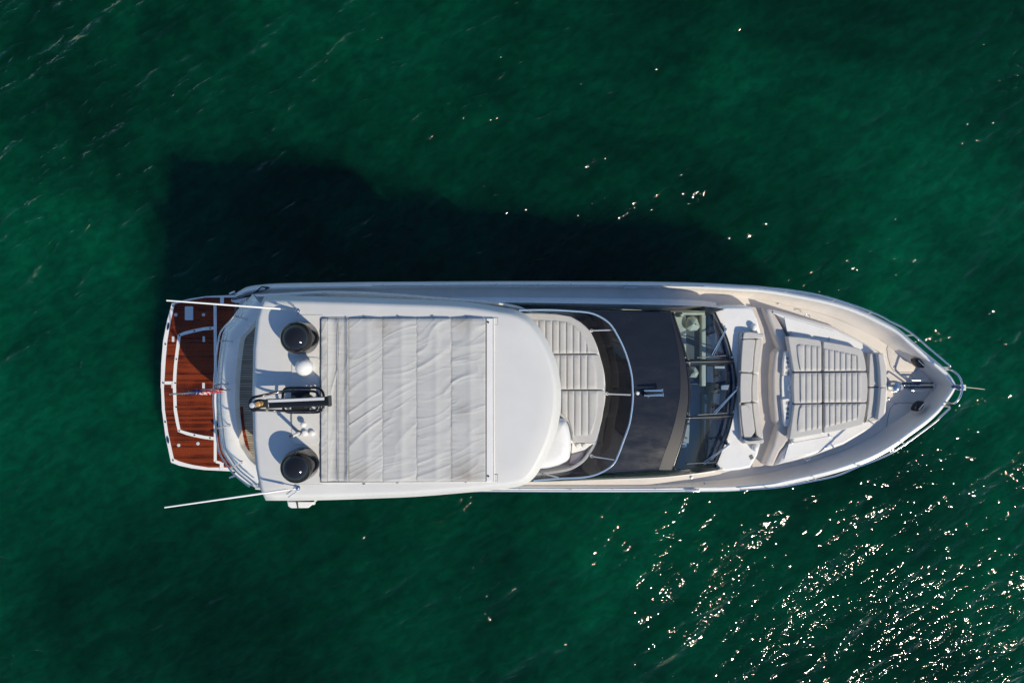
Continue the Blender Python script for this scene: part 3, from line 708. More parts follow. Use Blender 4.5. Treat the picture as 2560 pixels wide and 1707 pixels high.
guard([(950, 470), (960, 380), (1020, 305), (1120, 285), (1300, 285), (1550, 285), (1780, 285), (1880, 330), (1940, 420), (1955, 520), (1950, 700), (1930, 800), (1860, 865), (1760, 885), (1500, 890), (1250, 890), (1090, 885), (1000, 845), (955, 770), (940, 620)], 5.92, closed=True, n=4)
guard([(200, 520), (420, 480), (700, 420), (960, 375), (1200, 365), (1600, 365), (1740, 380), (1810, 430), (1850, 520), (1850, 640), (1830, 760), (1760, 825), (1660, 850), (1400, 850), (1100, 850), (800, 845), (550, 835), (300, 830)], [6.32, 6.3, 6.2, 6.12, 6.1] + [6.1] * 7 + [6.1] * 2 + [6.1, 6.15, 6.25, 6.32], n=4)
guard([(240, 520), (170, 570), (140, 660), (150, 780), (210, 840), (300, 830)], 6.32, n=5)
for p in ((1010, 320), (1780, 300), (1010, 850), (1790, 880), (1240, 290), (1640, 290), (1240, 885), (1640, 885)):
    a = RP([p], 5.92)[0]; tube('guard_leg', [(a.x, a.y, ZT - 0.01), (a.x, a.y, 5.92)], 0.022, M['tube'], RAD, 8)
for p in ((1240, 290), (1640, 290), (1240, 885), (1640, 885)):
    a = RP([p], 5.92)[0]; b = Vector((a.x, a.y + (-0.05 if p[1] < 500 else 0.05), 6.1)); tube('guard_strut', [a, b], 0.016, M['tube'], RAD, 8)
lens('light_bracket', PW(E1([(270, 580), (330, 570), (575, 595), (580, 760), (400, 780), (230, 850), (180, 800), (160, 680)]), 6.33), [(0, 6.2), (0, 6.31), (0.015, 6.33)], M['plastic'], RAD, bottom=True)
for p, mm in (((185, 720), 'lens'), ((330, 690), 'amber')):
    c = RP([p], 6.5)[0]
    lathe('mast_light', (c.x, c.y, 6.33), [(0.05, 0), (0.05, 0.02), (0.045, 0.03), (0.045, 0.12), (0.052, 0.13), (0.05, 0.15), (0.03, 0.165)], M[mm], RAD, 20)
# small aerials and fittings by the plinth
c = P(*E1([(1350, 1390)])[0], zm); tube('mushroom_post', [(c.x, c.y, zm - 0.005), (c.x, c.y, zm + 0.50)], 0.033, M['gel'], HT, 16)
lathe('post_cap', (c.x, c.y, zm + 0.5), [(0.036, -0.03), (0.036, 0.0), (0.02, 0.01)], M['rubber'], HT, 16); lathe('post_foot', (c.x, c.y, zm), [(0.05, -.004), (0.045, 0.02), (0.03, 0.03)], M['rubber'], HT, 16)
c = P(*E1([(1500, 1165)])[0], zm); kn = lathe('gps_mushroom', (c.x, c.y, zm), [(0.02, 0.0), (0.02, 0.09), (0.055, 0.10), (0.06, 0.12), (0.045, 0.15), (0.02, 0.165)], M['gel'], HT, 20)
for p in ((1505, 1390), (1675, 1390)):
    c = P(*E1([p])[0], zm); lathe('aerial_boss', (c.x, c.y, zm), [(0.06, -0.004), (0.058, 0.05), (0.045, 0.065), (0.02, 0.07)], M['gel'], HT, 20)
tube('aerial_cable', [P(*E1([p])[0], zm + 0.012) for p in ((1165, 900), (1165, 1100), (1175, 1230), (1330, 1370))], 0.008, M['gasket'], HT, 6)
# whip aerials
for base, mid_, tip in (((743, 777), (701, 772), (416, 751)), ((744, 1220), (716, 1224), (411, 1268))):
    a, b, t = P(*base, ZT + 0.03), P(*mid_, ZT + 0.14), P(*tip, 6.7)
    an = tube('whip_aerial', [b, t], 0.022, M['gel'], Y, 8, r_end=0.014)
    tube('ferrule', [a + Vector((0, 0, 0.03)), b], 0.010, M['steel'], an, 8)
    lathe('ratchet_mount', (a.x, a.y, ZT - 0.01), [(0.05, 0), (0.05, 0.02), (0.025, 0.03), (0.03, 0.08), (0.01, 0.09)], M['chrome'], an, 14)
    s = 1 if base[1] < 900 else -1
    tube('mount_lever', [a + Vector((0, 0.0, 0.06)), a + Vector((-0.02, s * 0.06, 0.05)), a + Vector((-0.18, s * 0.17, 0.03))], 0.009, M['chrome'], an, 6)
# white canister slung outboard
rl = slab('side_locker', rounded(C2([(1552, 1340), (1890, 1340), (1870, 1370), (1800, 1430), (1600, 1432), (1565, 1410)]), 3), 4.75, 0.35, M['gel'], FLY, 0.03)
slab('locker_strap', C2([(1655, 1345), (1680, 1345), (1690, 1434), (1675, 1434)]), 4.757, 0.2, M['rubber'], rl, 0.003)
slab('locker_arm', [(722, 1215), (785, 1215), (785, 1262), (722, 1262)], 4.45, 0.12, M['gel'], FLY, 0.02)
# ---------------------------------------------------------------- coachroof, side windows
F_arc = [(1677, 777), (1684, 800), (1699, 847), (1711, 894), (1718, 945), (1720, 993), (1714, 1046), (1703, 1099), (1686, 1152), (1678, 1176)]
B_arc = [(1788, 779), (1805, 814), (1819, 845), (1831, 888), (1838, 922), (1841, 955), (1840, 988), (1833, 1039.5), (1822, 1083.5), (1806.4, 1123.6), (1789, 1167.6)]
A_arc = [(1290, 770)] + front + [(1300, 1193)]
Fs, Bs, As = (np.array(cr(q, 6)) for q in (F_arc, B_arc, A_arc))
def xat(S, y): 
    o = np.argsort(S[:, 1]); return float(np.interp(y, S[o, 1], S[o, 0]))
nv, nu = 46, 26; V = []; F = []
for i in range(nv):
    v = i / (nv - 1); y0 = 770 + (1193 - 770) * v; y1 = 777 + (1176 - 777) * v
    xa = xat(As, y0) - 4; xf = xat(Fs, y1)
    for j in range(nu):
        u = j / (nu - 1); x = xa + (xf - xa) * u; y = y0 + (y1 - y0) * min(1, max(0, (x - 1300) / 375))
        e = abs(2 * v - 1)
        zfr = 3.90 - 0.14 * e ** 2.2
        zaf = 4.02 - 0.20 * e ** 2.2
        k = min(1, max(0, (1720 - x) / 250)); z = zfr + (zaf - zfr) * math.sin(k * math.pi / 2)
        V.append(P(x, y, z))
for i in range(nv - 1):
    for j in range(nu - 1): F.append((i * nu + j, i * nu + j + 1, (i + 1) * nu + j + 1, (i + 1) * nu + j))
CR = mk('coachroof', V, F, M['roof'], Y, 60)
sm = CR.modifiers.new('thickness', 'SOLIDIFY'); sm.thickness = 0.05; sm.offset = -1
# matt band along the front edge
def zroof(x, y):
    v = (y - 777) / (1176 - 777.); e = min(1, abs(2 * v - 1)); zfr = 3.90 - 0.14 * e ** 2.2; zaf = 4.02 - 0.20 * e ** 2.2
    k = min(1, max(0, (1720 - x) / 250)); return zfr + (zaf - zfr) * math.sin(k * math.pi / 2)
V = []; F = []; n1 = 40
for i in range(n1):
    y = 779 + (1174 - 779) * i / (n1 - 1); x = xat(Fs, y)
    wd_ = 6 + 26 * max(0, min(1, (y - 800) / 330))
    for j in range(4):
        xx = x - wd_ * (1 - j / 3); V.append(P(xx + 0.5, y, zroof(xx, y) + 0.006))
for i in range(n1 - 1):
    for j in range(3): F.append((i * 4 + j, i * 4 + j + 1, (i + 1) * 4 + j + 1, (i + 1) * 4 + j))
mk('matt_brow', V, F, M['roofm'], CR, 60)
def side(name, outer, inner, zo, zi, zbot):
    o = cr([tuple(P(x, y, z)) for (x, y), z in zip(outer, zo)], 5); i_ = cr([tuple(P(x, y, z)) for (x, y), z in zip(inner, zi)], 5)
    sg_ = 1 if o[0][1] > 0 else -1
    dn = [np.array((a[0], a[1] + sg_ * 0.02, 2.55)) for a in o]
    loft('deckhouse_side', [[(a[0], a[1] + sg_ * 0.24, zd(a[0]) - 0.02) for a in o], [(a[0], a[1] + sg_ * 0.13, zd(a[0]) + 0.03) for a in o], [(a[0], a[1] + sg_ * 0.06, zd(a[0]) + 0.12) for a in o], [tuple(d) for d in dn]], M['gel'], Y, smooth=60)
    mdl = [np.array((a[0] * .5 + b[0] * .5, a[1] * .5 + b[1] * .5, a[2] * .45 + b[2] * .55)) for a, b in zip(o, i_)]
    return loft(name, [dn, o, mdl, i_], M['sidewin'], Y, smooth=30)
side('side_window', [(900, 757), (1050, 757), (1240, 756), (1500, 759.5), (1640, 762), (1740, 765), (1790, 769), (1809, 773)], [(900, 766), (1050, 767), (1240, 769), (1500, 771), (1676, 778), (1740, 777.5), (1785, 779), (1809, 774.5)], [3.3, 3.3, 3.3, 3.25, 3.2, 3.1, 3.0, 2.9], [3.75, 3.78, 3.8, 3.82, 3.76, 3.35, 2.98, 2.92], 1.85)
side('side_window', [(900, 1206), (1050, 1205), (1330, 1204), (1500, 1198.5), (1640, 1193.4), (1716, 1186), (1774, 1178), (1806, 1171.5)], [(900, 1195), (1050, 1195), (1330, 1194), (1500, 1188), (1676, 1176), (1730, 1172.5), (1787, 1168.3), (1806, 1169.5)], [3.3, 3.3, 3.3, 3.25, 3.2, 3.1, 3.0, 2.9], [3.75, 3.78, 3.8, 3.82, 3.76, 3.35, 2.98, 2.92], 1.85)
# aft saloon wall
slab('saloon_bulkhead', [(905, 760), (925, 760), (925, 1205), (905, 1205)], 3.45, 1.55, M['stain'], Y)
slab('saloon_roof', [(905, 758), (1330, 768), (1330, 1195), (905, 1204)], 3.45, 0.05, M['gel'], Y)
# ---------------------------------------------------------------- windscreen
WS = empty('windscreen', tuple(P(1780, 975, 2.9))); WS.parent = Y
def wpt(yu, yl, t):
    a = P(xat(Fs, yu), yu, 3.90 - 0.14 * abs((yu - 976) / 200) ** 2.2 - 0.012); b = P(xat(Bs, yl), yl, 2.875)
    q = a.lerp(b, t); q.z += 0.05 * math.sin(math.pi * t); return q
panes = [((779, 899), (780, 898)), ((912, 1041), (908, 1036)), ((1049, 1174), (1043, 1166.5))]
for (u0, u1), (l0, l1) in panes:
    nn_, mm_ = 12, 8
    lines = [[wpt(u0 + (u1 - u0) * i / nn_, l0 + (l1 - l0) * i / nn_, j / mm_) for i in range(nn_ + 1)] for j in range(mm_ + 1)]
    pane = loft('pane', lines, M['glass'], WS, smooth=80)
    def fr(lns, nm): 
        o = loft(nm, [[q + Vector((0.004, 0, 0.010)) for q in l_] for l_ in lns], M['sidewin'], pane, thick=0.02, smooth=60); return o
    fr([[wpt(u0 + (u1 - u0) * i / nn_, l0 + (l1 - l0) * i / nn_, t) for i in range(nn_ + 1)] for t in (0.0, 0.045)], 'pane_border')
    fr([[wpt(u0 + (u1 - u0) * i / nn_, l0 + (l1 - l0) * i / nn_, t) for i in range(nn_ + 1)] for t in (0.97, 1.0)], 'pane_border')
    for s0, s1 in ((0, 0.014), (0.986, 1)):
        fr([[wpt(u0 + (u1 - u0) * s_, l0 + (l1 - l0) * s_, j / mm_) for j in range(mm_ + 1)] for s_ in (s0, s1)], 'pane_border')
for (u0, l0), (u1, l1) in (((899, 898), (912, 908)), ((1041, 1036), (1049, 1043))):
    lines = [[wpt(u0 + (u1 - u0) * i, l0 + (l1 - l0) * i, j / 8) + Vector((0.004, 0, 0.014)) for j in range(9)] for i in (0, 0.5, 1)]
    mo = loft('mullion', lines, M['sidewin'], WS, thick=0.05, smooth=60)
    tube('joint_bead', [wpt((u0 + u1) / 2, (l0 + l1) / 2, j / 8) + Vector((0.004, 0, 0.016)) for j in range(9)], 0.005, M['steel'], mo, 6)
def wiper(piv, tipc, b0, b1):
    a = P(*piv, 2.95); 
    def on(px, py, dz):
        # height of the glass at that place
        z = 3.2
        for _ in range(8):
            y = py; t = (px - xat(Fs, y)) / max(1, xat(Bs, y) - xat(Fs, y)); z = wpt(y, y, min(1, max(0, t))).z
        return P(px, py, z + dz)
    t = on(*tipc, 0.07)
    wp = lathe('wiper', (a.x, a.y, 2.86), [(0.05, 0), (0.05, 0.05), (0.03, 0.09)], M['chrome'], Y, 14)
    d = (t - a); d.z = 0; d.normalize(); n_ = Vector((-d.y, d.x, 0)) * 0.022
    tube('wiper_arm', [a + n_, t + n_], 0.009, M['chrome'], wp, 6); tube('wiper_arm', [a - n_ + Vector((0.02, -0.02, 0)), t - n_], 0.009, M['chrome'], wp, 6)
    pts = [on(b0[0] + (b1[0] - b0[0]) * k / 6, b0[1] + (b1[1] - b0[1]) * k / 6, 0.035) for k in range(7)]
    tube('wiper_blade', pts, 0.014, M['plastic'], wp, 6); tube('blade_spine', [p + Vector((0, 0, 0.02)) for p in pts], 0.006, M['steel'], wp, 6)
    for dx, dy in ((0.0, 0.07), (0.05, 0.02)): box('pivot_nut', (a.x + dx * .3, a.y + dy, 2.86), (0.03, 0.03, 0.06), M['steel'], wp)
wiper(*D3([(1010, 770), (822, 1160), (590, 1185), (1010, 1155)]))
wiper(*D4([(1070, 150), (760, 490), (540, 505), (920, 482)]))
wiper(*D4([(945, 890), (615, 1150), (395, 1142), (780, 1125)]))
# ---------------------------------------------------------------- cabin seen through the windscreen
CB = empty('cabin', tuple(P(1760, 975, 2.0))); CB.parent = Y
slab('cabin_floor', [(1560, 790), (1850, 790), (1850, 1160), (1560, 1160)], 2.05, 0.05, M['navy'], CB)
slab('settee', [(1640, 776), (1764, 776), (1764, 905), (1640, 905)], 2.62, 0.55, M['settee_shade'], CB, 0.03)
slab('settee_back', [(1640, 764), (1764, 764), (1764, 787), (1640, 787)], 2.88, 0.8, M['leather'], CB, 0.05)
slab('settee_side', [(1754, 787), (1765, 787), (1765, 965), (1754, 965)], 2.80, 0.7, M['leather'], CB, 0.03)
slab('settee_side', [(1640, 787), (1716, 787), (1716, 900), (1640, 900)], 2.70, 0.6, M['leather'], CB, 0.03)
slab('settee', [(1640, 909), (1752, 909), (1752, 962), (1640, 962)], 2.60, 0.55, M['navy'], CB, 0.03)
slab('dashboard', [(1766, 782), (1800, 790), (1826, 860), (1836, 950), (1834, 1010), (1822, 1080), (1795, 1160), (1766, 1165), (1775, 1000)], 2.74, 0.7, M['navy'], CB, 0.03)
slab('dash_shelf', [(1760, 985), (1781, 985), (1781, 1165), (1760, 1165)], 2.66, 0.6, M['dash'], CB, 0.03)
slab('dash_panel', [(1766, 840), (1790, 830), (1806, 880), (1800, 895), (1766, 900)], 2.78, 0.1, M['dash'], CB, 0.01)
for q, mm in (([(1766, 915), (1783, 915), (1783, 955), (1766, 955)], 'dash'), ([(1787, 915), (1812, 915), (1812, 921), (1787, 921)], 'gel'), ([(1786, 924), (1804, 924), (1804, 944), (1786, 944)], 'stain'), ([(1803, 962), (1824, 962), (1820, 974), (1803, 974)], 'silver'), ([(1705, 1107), (1717, 1107), (1717, 1118), (1705, 1118)], 'gel'), ([(1783, 983), (1801, 983), (1797, 1010), (1781, 1004)], 'dash')):
    slab('instrument', q, 2.80, 0.12, M[mm], CB, 0.01)
c = P(1787, 972, 2.86); lathe('steering_wheel', (c.x, c.y, 2.84), [(0.10, -0.02), (0.10, 0.01), (0.04, 0.02)], M['plastic'], CB, 24)
# ---------------------------------------------------------------- horn, masthead lamp
c = P(*D1([(1668, 1378)])[0], 4.22)
hl = lathe('deck_lamp', (c.x, c.y, 3.98), [(0.03, 0), (0.03, 0.14), (0.042, 0.15), (0.042, 0.22), (0.03, 0.24)], M['gel'], Y, 18)
HO = empty('horn', tuple(P(*D1([(1750, 1380)])[0], 4.0))); HO.parent = Y
for y0, y1, l_ in ((1348, 1345, 1960), (1405, 1395, 1968)):
    a, b = P(*D1([(1740, y0)])[0], 4.13), P(*D1([(l_, y1)])[0], 4.11)
    tube('trumpet', [a + (b - a) * t for t in np.linspace(0, 1, 6)], 0.018, M['chrome'], HO, 12, r_end=0.03)
    tube('trumpet_bell', [a + (b - a) * 0.93, b], 0.028, M['chrome'], HO, 14, r_end=0.045)
c = P(*D1([(1770, 1390)])[0], 4.0); lathe('compressor', (c.x, c.y, 3.97), [(0.07, 0), (0.075, 0.08), (0.05, 0.12), (0.02, 0.13)], M['tube'], HO, 22)
# ---------------------------------------------------------------- flybridge wind deflector
rim = D1([(270, 402), (600, 397), (900, 412), (1100, 432), (1230, 482), (1340, 562), (1420, 682), (1500, 842), (1562, 1020), (1600, 1200), (1610, 1400)]) + D2([(1613, 190), (1603, 350), (1570, 560), (1500, 760), (1440, 920), (1385, 1030), (1280, 1110), (1150, 1165), (1000, 1192), (750, 1203), (440, 1228)])
rim_s = cr(rim, 4)
RM = [P(x, y, 4.52) for x, y in rim_s]
base_s = np.array(cr([(1310, 775)] + front + [(1320, 1191)], 8))
def resamp(line, n):
    p = np.array([tuple(q) for q in line], float); d = np.r_[0, np.cumsum(np.linalg.norm(np.diff(p[:, :2], axis=0), axis=1))]; t = np.linspace(0, d[-1], n)
    return np.stack([np.interp(t, d, p[:, k]) for k in range(p.shape[1])], 1)
top_l = resamp(RM, 90); bot_l = resamp([P(x, y, 4.06) for x, y in base_s], 90)
WDf = loft('wind_deflector', [bot_l, bot_l * .5 + top_l * .5 + np.array((0, 0, -0.03)), top_l], M['smoke'], FLY, smooth=80)
tube('deflector_rim', top_l, 0.020, M['rim'], WDf, 8)
for a_, b_ in (D1([(1125, 640), (1400, 632)]), D2([(1310, 208), (1585, 220)]), D2([(1130, 945), (1390, 985)]), D2([(545, 1145), (740, 1195)])):
    a, b = P(*a_, 4.14), P(*b_, 4.49)
    stt = tube('deflector_strut', [a, b], 0.017, M['gel'], WDf, 8)
    lathe('strut_foot', (a.x, a.y, 4.04), [(0.04, 0), (0.04, 0.06), (0.03, 0.12)], M['gel'], stt, 14)
    lathe('strut_bolt', (a.x, a.y, 4.16), [(0.014, 0), (0.014, 0.012)], M['rubber'], stt, 10)
# helm console
hc = D2([(640, 500), (750, 508), (825, 525), (862, 590), (888, 700), (898, 850), (882, 980), (850, 1020), (750, 1072), (620, 1105), (480, 1120), (300, 1100), (300, 560)])
HC = lens('helm_console', PW(rounded(hc, 8), 4.72), [(0.0, 3.79), (0, 4.45), (0.02, 4.58), (0.07, 4.68), (0.14, 4.73)], M['gel'], FLY, rings=3, camber=0.03, smooth=70)
slab('drinks_panel', D2([(898, 790), (1178, 790), (1130, 802), (1040, 868), (890, 910)]), 4.20, 0.4, M['gel'], FLY, 0.01)
for p in D2([(965, 822), (1040, 822)]): disc('cup_lid', p, 4.20, 0.045, 0.06, M['gel'], FLY, 20)
slab('step', D2([(862, 1035), (885, 920), (1035, 875), (1030, 930), (950, 1035)]), 3.95, 0.16, M['lilac'], FLY, 0.02)
# ---------------------------------------------------------------- foredeck mouldings
cow = [(1779, 778), (1796, 814), (1810, 845), (1822, 888), (1829, 922), (1832, 955), (1831, 988), (1824, 1039), (1813, 1083), (1797, 1123), (1780, 1168), (1795, 1177), (1815, 1180), (1850, 1176), (1878, 1171), (1896, 1140), (1905, 1108), (1872, 1104), (1862, 1060), (1856, 1000), (1856, 940), (1862, 880), (1868, 838), (1905, 832), (1897, 800), (1882, 767), (1860, 764), (1815, 764), (1795, 769)]
lens('foredeck_cowl', PW(cow, 2.80), [(-0.04, 2.0), (-0.03, 2.55), (0, 2.70), (0.03, 2.78), (0.08, 2.82)], M['gel'], Y, smooth=70)
slab('walkway', D3([(1380, 445), (1580, 465), (1800, 1040), (1800, 1568)]) + D4([(1560, 600), (1540, 900), (1430, 1175), (1260, 1190), (1300, 600)]) + D3([(1450, 1400), (1470, 900)]), 2.40, 0.14, M['taupe'], Y, 0.01)
PL = D3([(1570, 462), (1690, 482)]) + [(1950, 805), (1968, 838), (1992, 930), (1992, 1010), (1974, 1100), (1950, 1130), (1934, 1165)] + D4([(1480, 1175), (1420, 1160), (1520, 900), (1600, 645), (1550, 590), (1522, 350), (1515, 0)]) + D3([(1690, 1400), (1700, 1250), (1720, 1100), (1790, 1040), (1640, 640)])
lens('sunpad_plinth', PW(PL, 2.66), [(0, 2.2), (0, 2.60), (0.02, 2.65), (0.07, 2.675)], M['taupe'], Y, smooth=60)
TR = [(1933, 772), (2011, 793), (2086, 814), (2140, 842), (2200, 875), (2218, 890), (2222, 965), (2218, 1040), (2209, 1049), (2178, 1076), (2109, 1116), (2023, 1146), (1933, 1167), (1951, 1130), (1969, 1100), (1986, 1010), (1986, 930), (1970, 838), (1952, 805)]
TRK = lens('foredeck_trunk', PW(TR, 2.62), [(0, 2.15), (0, 2.50), (0.03, 2.60), (0.09, 2.70), (0.12, 2.712)], M['gel'], Y, smooth=50)
zk = 2.712
for q in (D5([(240, 555), (1000, 770), (985, 830), (950, 890), (330, 800), (290, 790)]), D6([(300, 1035), (900, 925), (935, 935), (965, 1040), (960, 1075), (600, 1185), (230, 1270)])):
    ld = lid('locker_lid', rounded(q, 3), zk, M['gel'], TRK, 0.004)
for p, rz in zip(D5([(345, 800), (920, 890)]) + D6([(338, 1018), (887, 922)]), (R(80), R(80), R(-70), R(-70))):
    c = P(*p, zk); box('hinge', (c.x, c.y, zk), (0.085, 0.035, 0.022), M['steel'], TRK, rz)
for p, rz in zip(D5([(590, 553)]) + D6([(570, 1250)]), (R(-14), R(14))):
    c = P(*p, 2.6); s = Vector((math.cos(rz), math.sin(rz), 0)); u_ = Vector((-math.sin(rz), math.cos(rz), 0)) * (1 if p[1] < 900 else -1)
    tube('grab_handle', [c - s * .07, c - s * .05 + u_ * .05, c + s * .05 + u_ * .05, c + s * .07], 0.010, M['chrome'], TRK, 8)
# drinks strip behind the sunpad
zs = 2.80
dsA = D3([(1878, 1105), (1930, 1082), (1960, 1200), (1978, 1290), (1985, 1440), (1850, 1440), (1855, 1250)]); dsB = D4([(1652, 305), (1780, 285), (1785, 360), (1762, 550), (1742, 650), (1700, 657), (1680, 600), (1662, 420)])
dsM = D3([(1850, 1445), (1985, 1445), (1990, 1568)]) + D4([(1787, 0), (1787, 280), (1652, 300), (1645, 100), (1650, 0)])
DS = slab('drinks_strip', dsA, zs, 0.13, M['gel'], Y, 0.008); slab('strip_end', dsB, zs, 0.13, M['gel'], DS, 0.008); slab('strip_tray', dsM, zs - 0.07, 0.06, M['gel'], DS, 0.005)
c = P(*D4([(1765, 155)])[0], zs - .07); lathe('tray_boss', (c.x, c.y, zs - .075), [(0.095, 0), (0.095, 0.06), (0.085, 0.07)], M['gel'], DS, 28)
for q in (D3([(1935, 1445), (1985, 1445), (1988, 1568), (1960, 1568)]), D4([(1752, 215), (1787, 215), (1787, 282), (1752, 288)])): slab('tray_block', q, zs - 0.002, 0.07, M['gel'], DS, 0.005)
for p, r in list(zip(D3([(1905, 1195), (1908, 1255), (1908, 1328), (1908, 1410)]), (0.033, 0.036, 0.042, 0.046))) + list(zip(D4([(1720, 352), (1718, 427), (1718, 490), (1715, 545)]), (0.046, 0.042, 0.036, 0.033))):
    c = P(*p, zs); cu = lathe('cup_holder', (c.x, c.y, zs), [(r, -0.004), (r, 0.004), (r * .9, 0.005), (r * .88, 0.002)], M['cup'], DS, 22)
# bow hatches, sockets
h1 = D7([(372, 330), (400, 275), (450, 252), (500, 275), (570, 320), (790, 520), (855, 600), (862, 650), (845, 690), (800, 714), (560, 714), (480, 690), (430, 620), (392, 480)])
def zdk(pts): c = P(*np.mean(pts, axis=0), 2.6); return zd(c.x) 
def decklid(name, pts, m):
    w = ccw([tuple(P(x, y, 2.58))[:2] for x, y in pts]); 
    def ring(dd, dz): return [(q[0], q[1], zd(q[0]) + dz) for q in inset(w, dd)]
    A, B, C_ = ring(0, -0.01), ring(0, 0.008), ring(0.006, 0.011); N = len(w)
    o = mk(name, A + B + C_, [(k * N + i, k * N + (i + 1) % N, (k + 1) * N + (i + 1) % N, (k + 1) * N + i) for k in range(2) for i in range(N)] + [tuple(range(2 * N, 3 * N))], m, Y, 40)
    A, B = ring(-0.010, -0.01), ring(-0.010, 0.004)
    mk('gasket', A + B, [(i, (i + 1) % N, N + (i + 1) % N, N + i) for i in range(N)] + [tuple(range(N, 2 * N))], M['gasket'], o, 40)
    return o
H1 = decklid('bow_hatch', h1, M['cream'])
h2 = [(p[0], 2 * 968.5 - p[1]) for p in h1]; H2 = decklid('bow_hatch', h2, M['cream'])
def ondeck(p): return PG(*p, f=zd)
for p, rz in zip(D7([(535, 315), (795, 540), (535, 1630), (800, 1395)]), (R(-40), R(-40), R(40), R(40))):
    c = ondeck(p); box('hatch_hinge', (c.x, c.y, c.z), (0.05, 0.035, 0.03), M['steel'], Y, rz)
band_l = D7([(570, 308), (700, 425), (900, 602)])
for p in D7([(497, 630), (405, 1150), (497, 1237), (1000, 1470), (1000, 415), (795, 1325)]):
    c = ondeck(p); lathe('deck_fitting', (c.x, c.y, c.z), [(0.034, -0.004), (0.034, 0.012), (0.02, 0.02)], M['steel'], Y, 16)
for p in D3([(1780, 395)]) + D4([(460, 1320)]):
    c = ondeck(p); lathe('filler_cap', (c.x, c.y, c.z), [(0.038, -0.004), (0.038, 0.012), (0.02, 0.016)], M['steel'], Y, 18)
for p in D4([(655, 1418), (1668, 1318)]) + D6([(225, 1522), (1300, 1230)]) + D5([(230, 243), (1330, 525), (2025, 862)]):
    c = PG(*p); c.z = c.z - 0.15; lathe('drain', (c.x, c.y, zd(c.x) + 0.05), [(0.022, -0.1), (0.022, 0.02), (0.01, 0.025)], M['steel'], Y, 10)
# windlass, chain and anchor slot
ZB = 2.6
sl = slab('anchor_slot', D7([(560, 893), (1296, 890), (1292, 984), (1150, 980), (700, 985), (560, 970)]), ZB + 0.014, 0.04, M['stain'], Y, 0.004)
slab('slot_plate', D7([(380, 905), (430, 885), (620, 890), (620, 1000), (540, 1040), (450, 1052), (400, 1020)]), ZB + 0.02, 0.03, M['steel'], sl, 0.006)
WLs = P(*D7([(460, 960)])[0], ZB); wl = lathe('windlass', (WLs.x, WLs.y, ZB), [(0.11, 0.01), (0.11, 0.05), (0.08, 0.08), (0.075, 0.14), (0.10, 0.18), (0.10, 0.21), (0.05, 0.24)], M['chrome'], Y, 28)
c = P(*D7([(560, 960)])[0], ZB); lathe('chain_wheel', (c.x, c.y, ZB), [(0.09, 0.01), (0.09, 0.07), (0.06, 0.09), (0.06, 0.12)], M['steel'], wl, 22)
AC = empty('anchor_chain', tuple(P(*D7([(850, 940)])[0], ZB))); AC.parent = Y
x0, x1 = P(*D7([(600, 935)])[0], ZB + .04), P(*D7([(1150, 935)])[0], ZB + .04); nl = 20
for k in range(nl):
    p = x0 + (x1 - x0) * (k / nl); r = []
    for a in np.linspace(0, 2 * math.pi, 13)[:-1]:
        dx, dd = 0.036 * math.cos(a), 0.018 * math.sin(a)
        r.append((p.x + dx, p.y + (dd if k % 2 else 0), p.z + 0.01 + (0 if k % 2 else dd)))
    tube('chain_link', r, 0.008, M['chrome'], AC, 6, closed=True)
tube('anchor_shank', [P(*D7([(900, 930)])[0], ZB + .07), P(*D7([(1160, 928)])[0], ZB + .06)], 0.028, M['chrome'], AC, 10)
tube('anchor_fluke', [P(*D7([(1145, 905)])[0], ZB + .05), P(*D7([(1160, 935)])[0], ZB + .07), P(*D7([(1145, 968)])[0], ZB + .05)], 0.022, M['chrome'], AC, 8)
for q in ([(780, 850), (1000, 853)], [(770, 1018), (970, 1022)]):
    a, b = (P(*p, ZB + 0.16) for p in D7(q)); rl2 = tube('roller_cheek', [a, b], 0.022, M['chrome'], Y, 8)
    for t in (0.1, 0.9):
        e = a + (b - a) * t; tube('cheek_leg', [(e.x, e.y, ZB - 0.01), (e.x, e.y, ZB + 0.16)], 0.014, M['chrome'], rl2, 8)
# fairleads let into the bulwark
for q, rz in ((D7([(995, 580)])[0], R(-42)), (D7([(995, 1290)])[0], R(48))):
    c = PG(*q); c.z -= 0.22
    fl_ = lathe('mooring_fairlead', (c.x, c.y, c.z), [(0.15, -0.15), (0.15, 0.02), (0.135, 0.04), (0.10, 0.045)], M['black'], Y, 28, sx=1.0, sy=0.5, rot=rz)
    d = Vector((math.cos(rz), math.sin(rz), 0))
    tube('cleat_bar', [c - d * .10 + Vector((0, 0, .09)), c + d * .10 + Vector((0, 0, .09))], 0.013, M['chrome'], fl_, 10)
    for s in (-.06, .06): tube('cleat_post', [c + d * s + Vector((0, 0, .05)), c + d * s + Vector((0, 0, .09))], 0.014, M['chrome'], fl_, 10)
# ---------------------------------------------------------------- guard rails on the gunwale
def grail(pts, offs_, feet, name='gunwale_rail', r=0.02):
    P3 = []
    for p, o_ in zip(pts, offs_): P3.append(tuple(PG(*p, off=o_)))
    rail = tube(name, cr(P3, 5), r, M['chrome'], Y, 10)
    for fx in feet:
        arr = np.array(cr(P3, 5)); i = int(np.argmin(abs(arr[:, 0] - fx))); top = arr[i]
        gi = min(G, key=lambda g: (g.x - top[0]) ** 2 + (g.y - top[1]) ** 2)
        tube('rail_foot', [(gi.x, gi.y * (1 - 0.06 / max(.5, abs(gi.y))), gi.z + 0.05), tuple(top)], 0.014, M['chrome'], rail, 8)
    return rail
upr = [(930, 714), (1100, 713), (1300, 712), (1500, 712.5), (1640, 713.5), (1760, 715)]
grail(upr, [0.10] * 6, [-3.2, -2.0, -0.8, 0.4, 1.6, 2.8, 3.9], r=0.014)
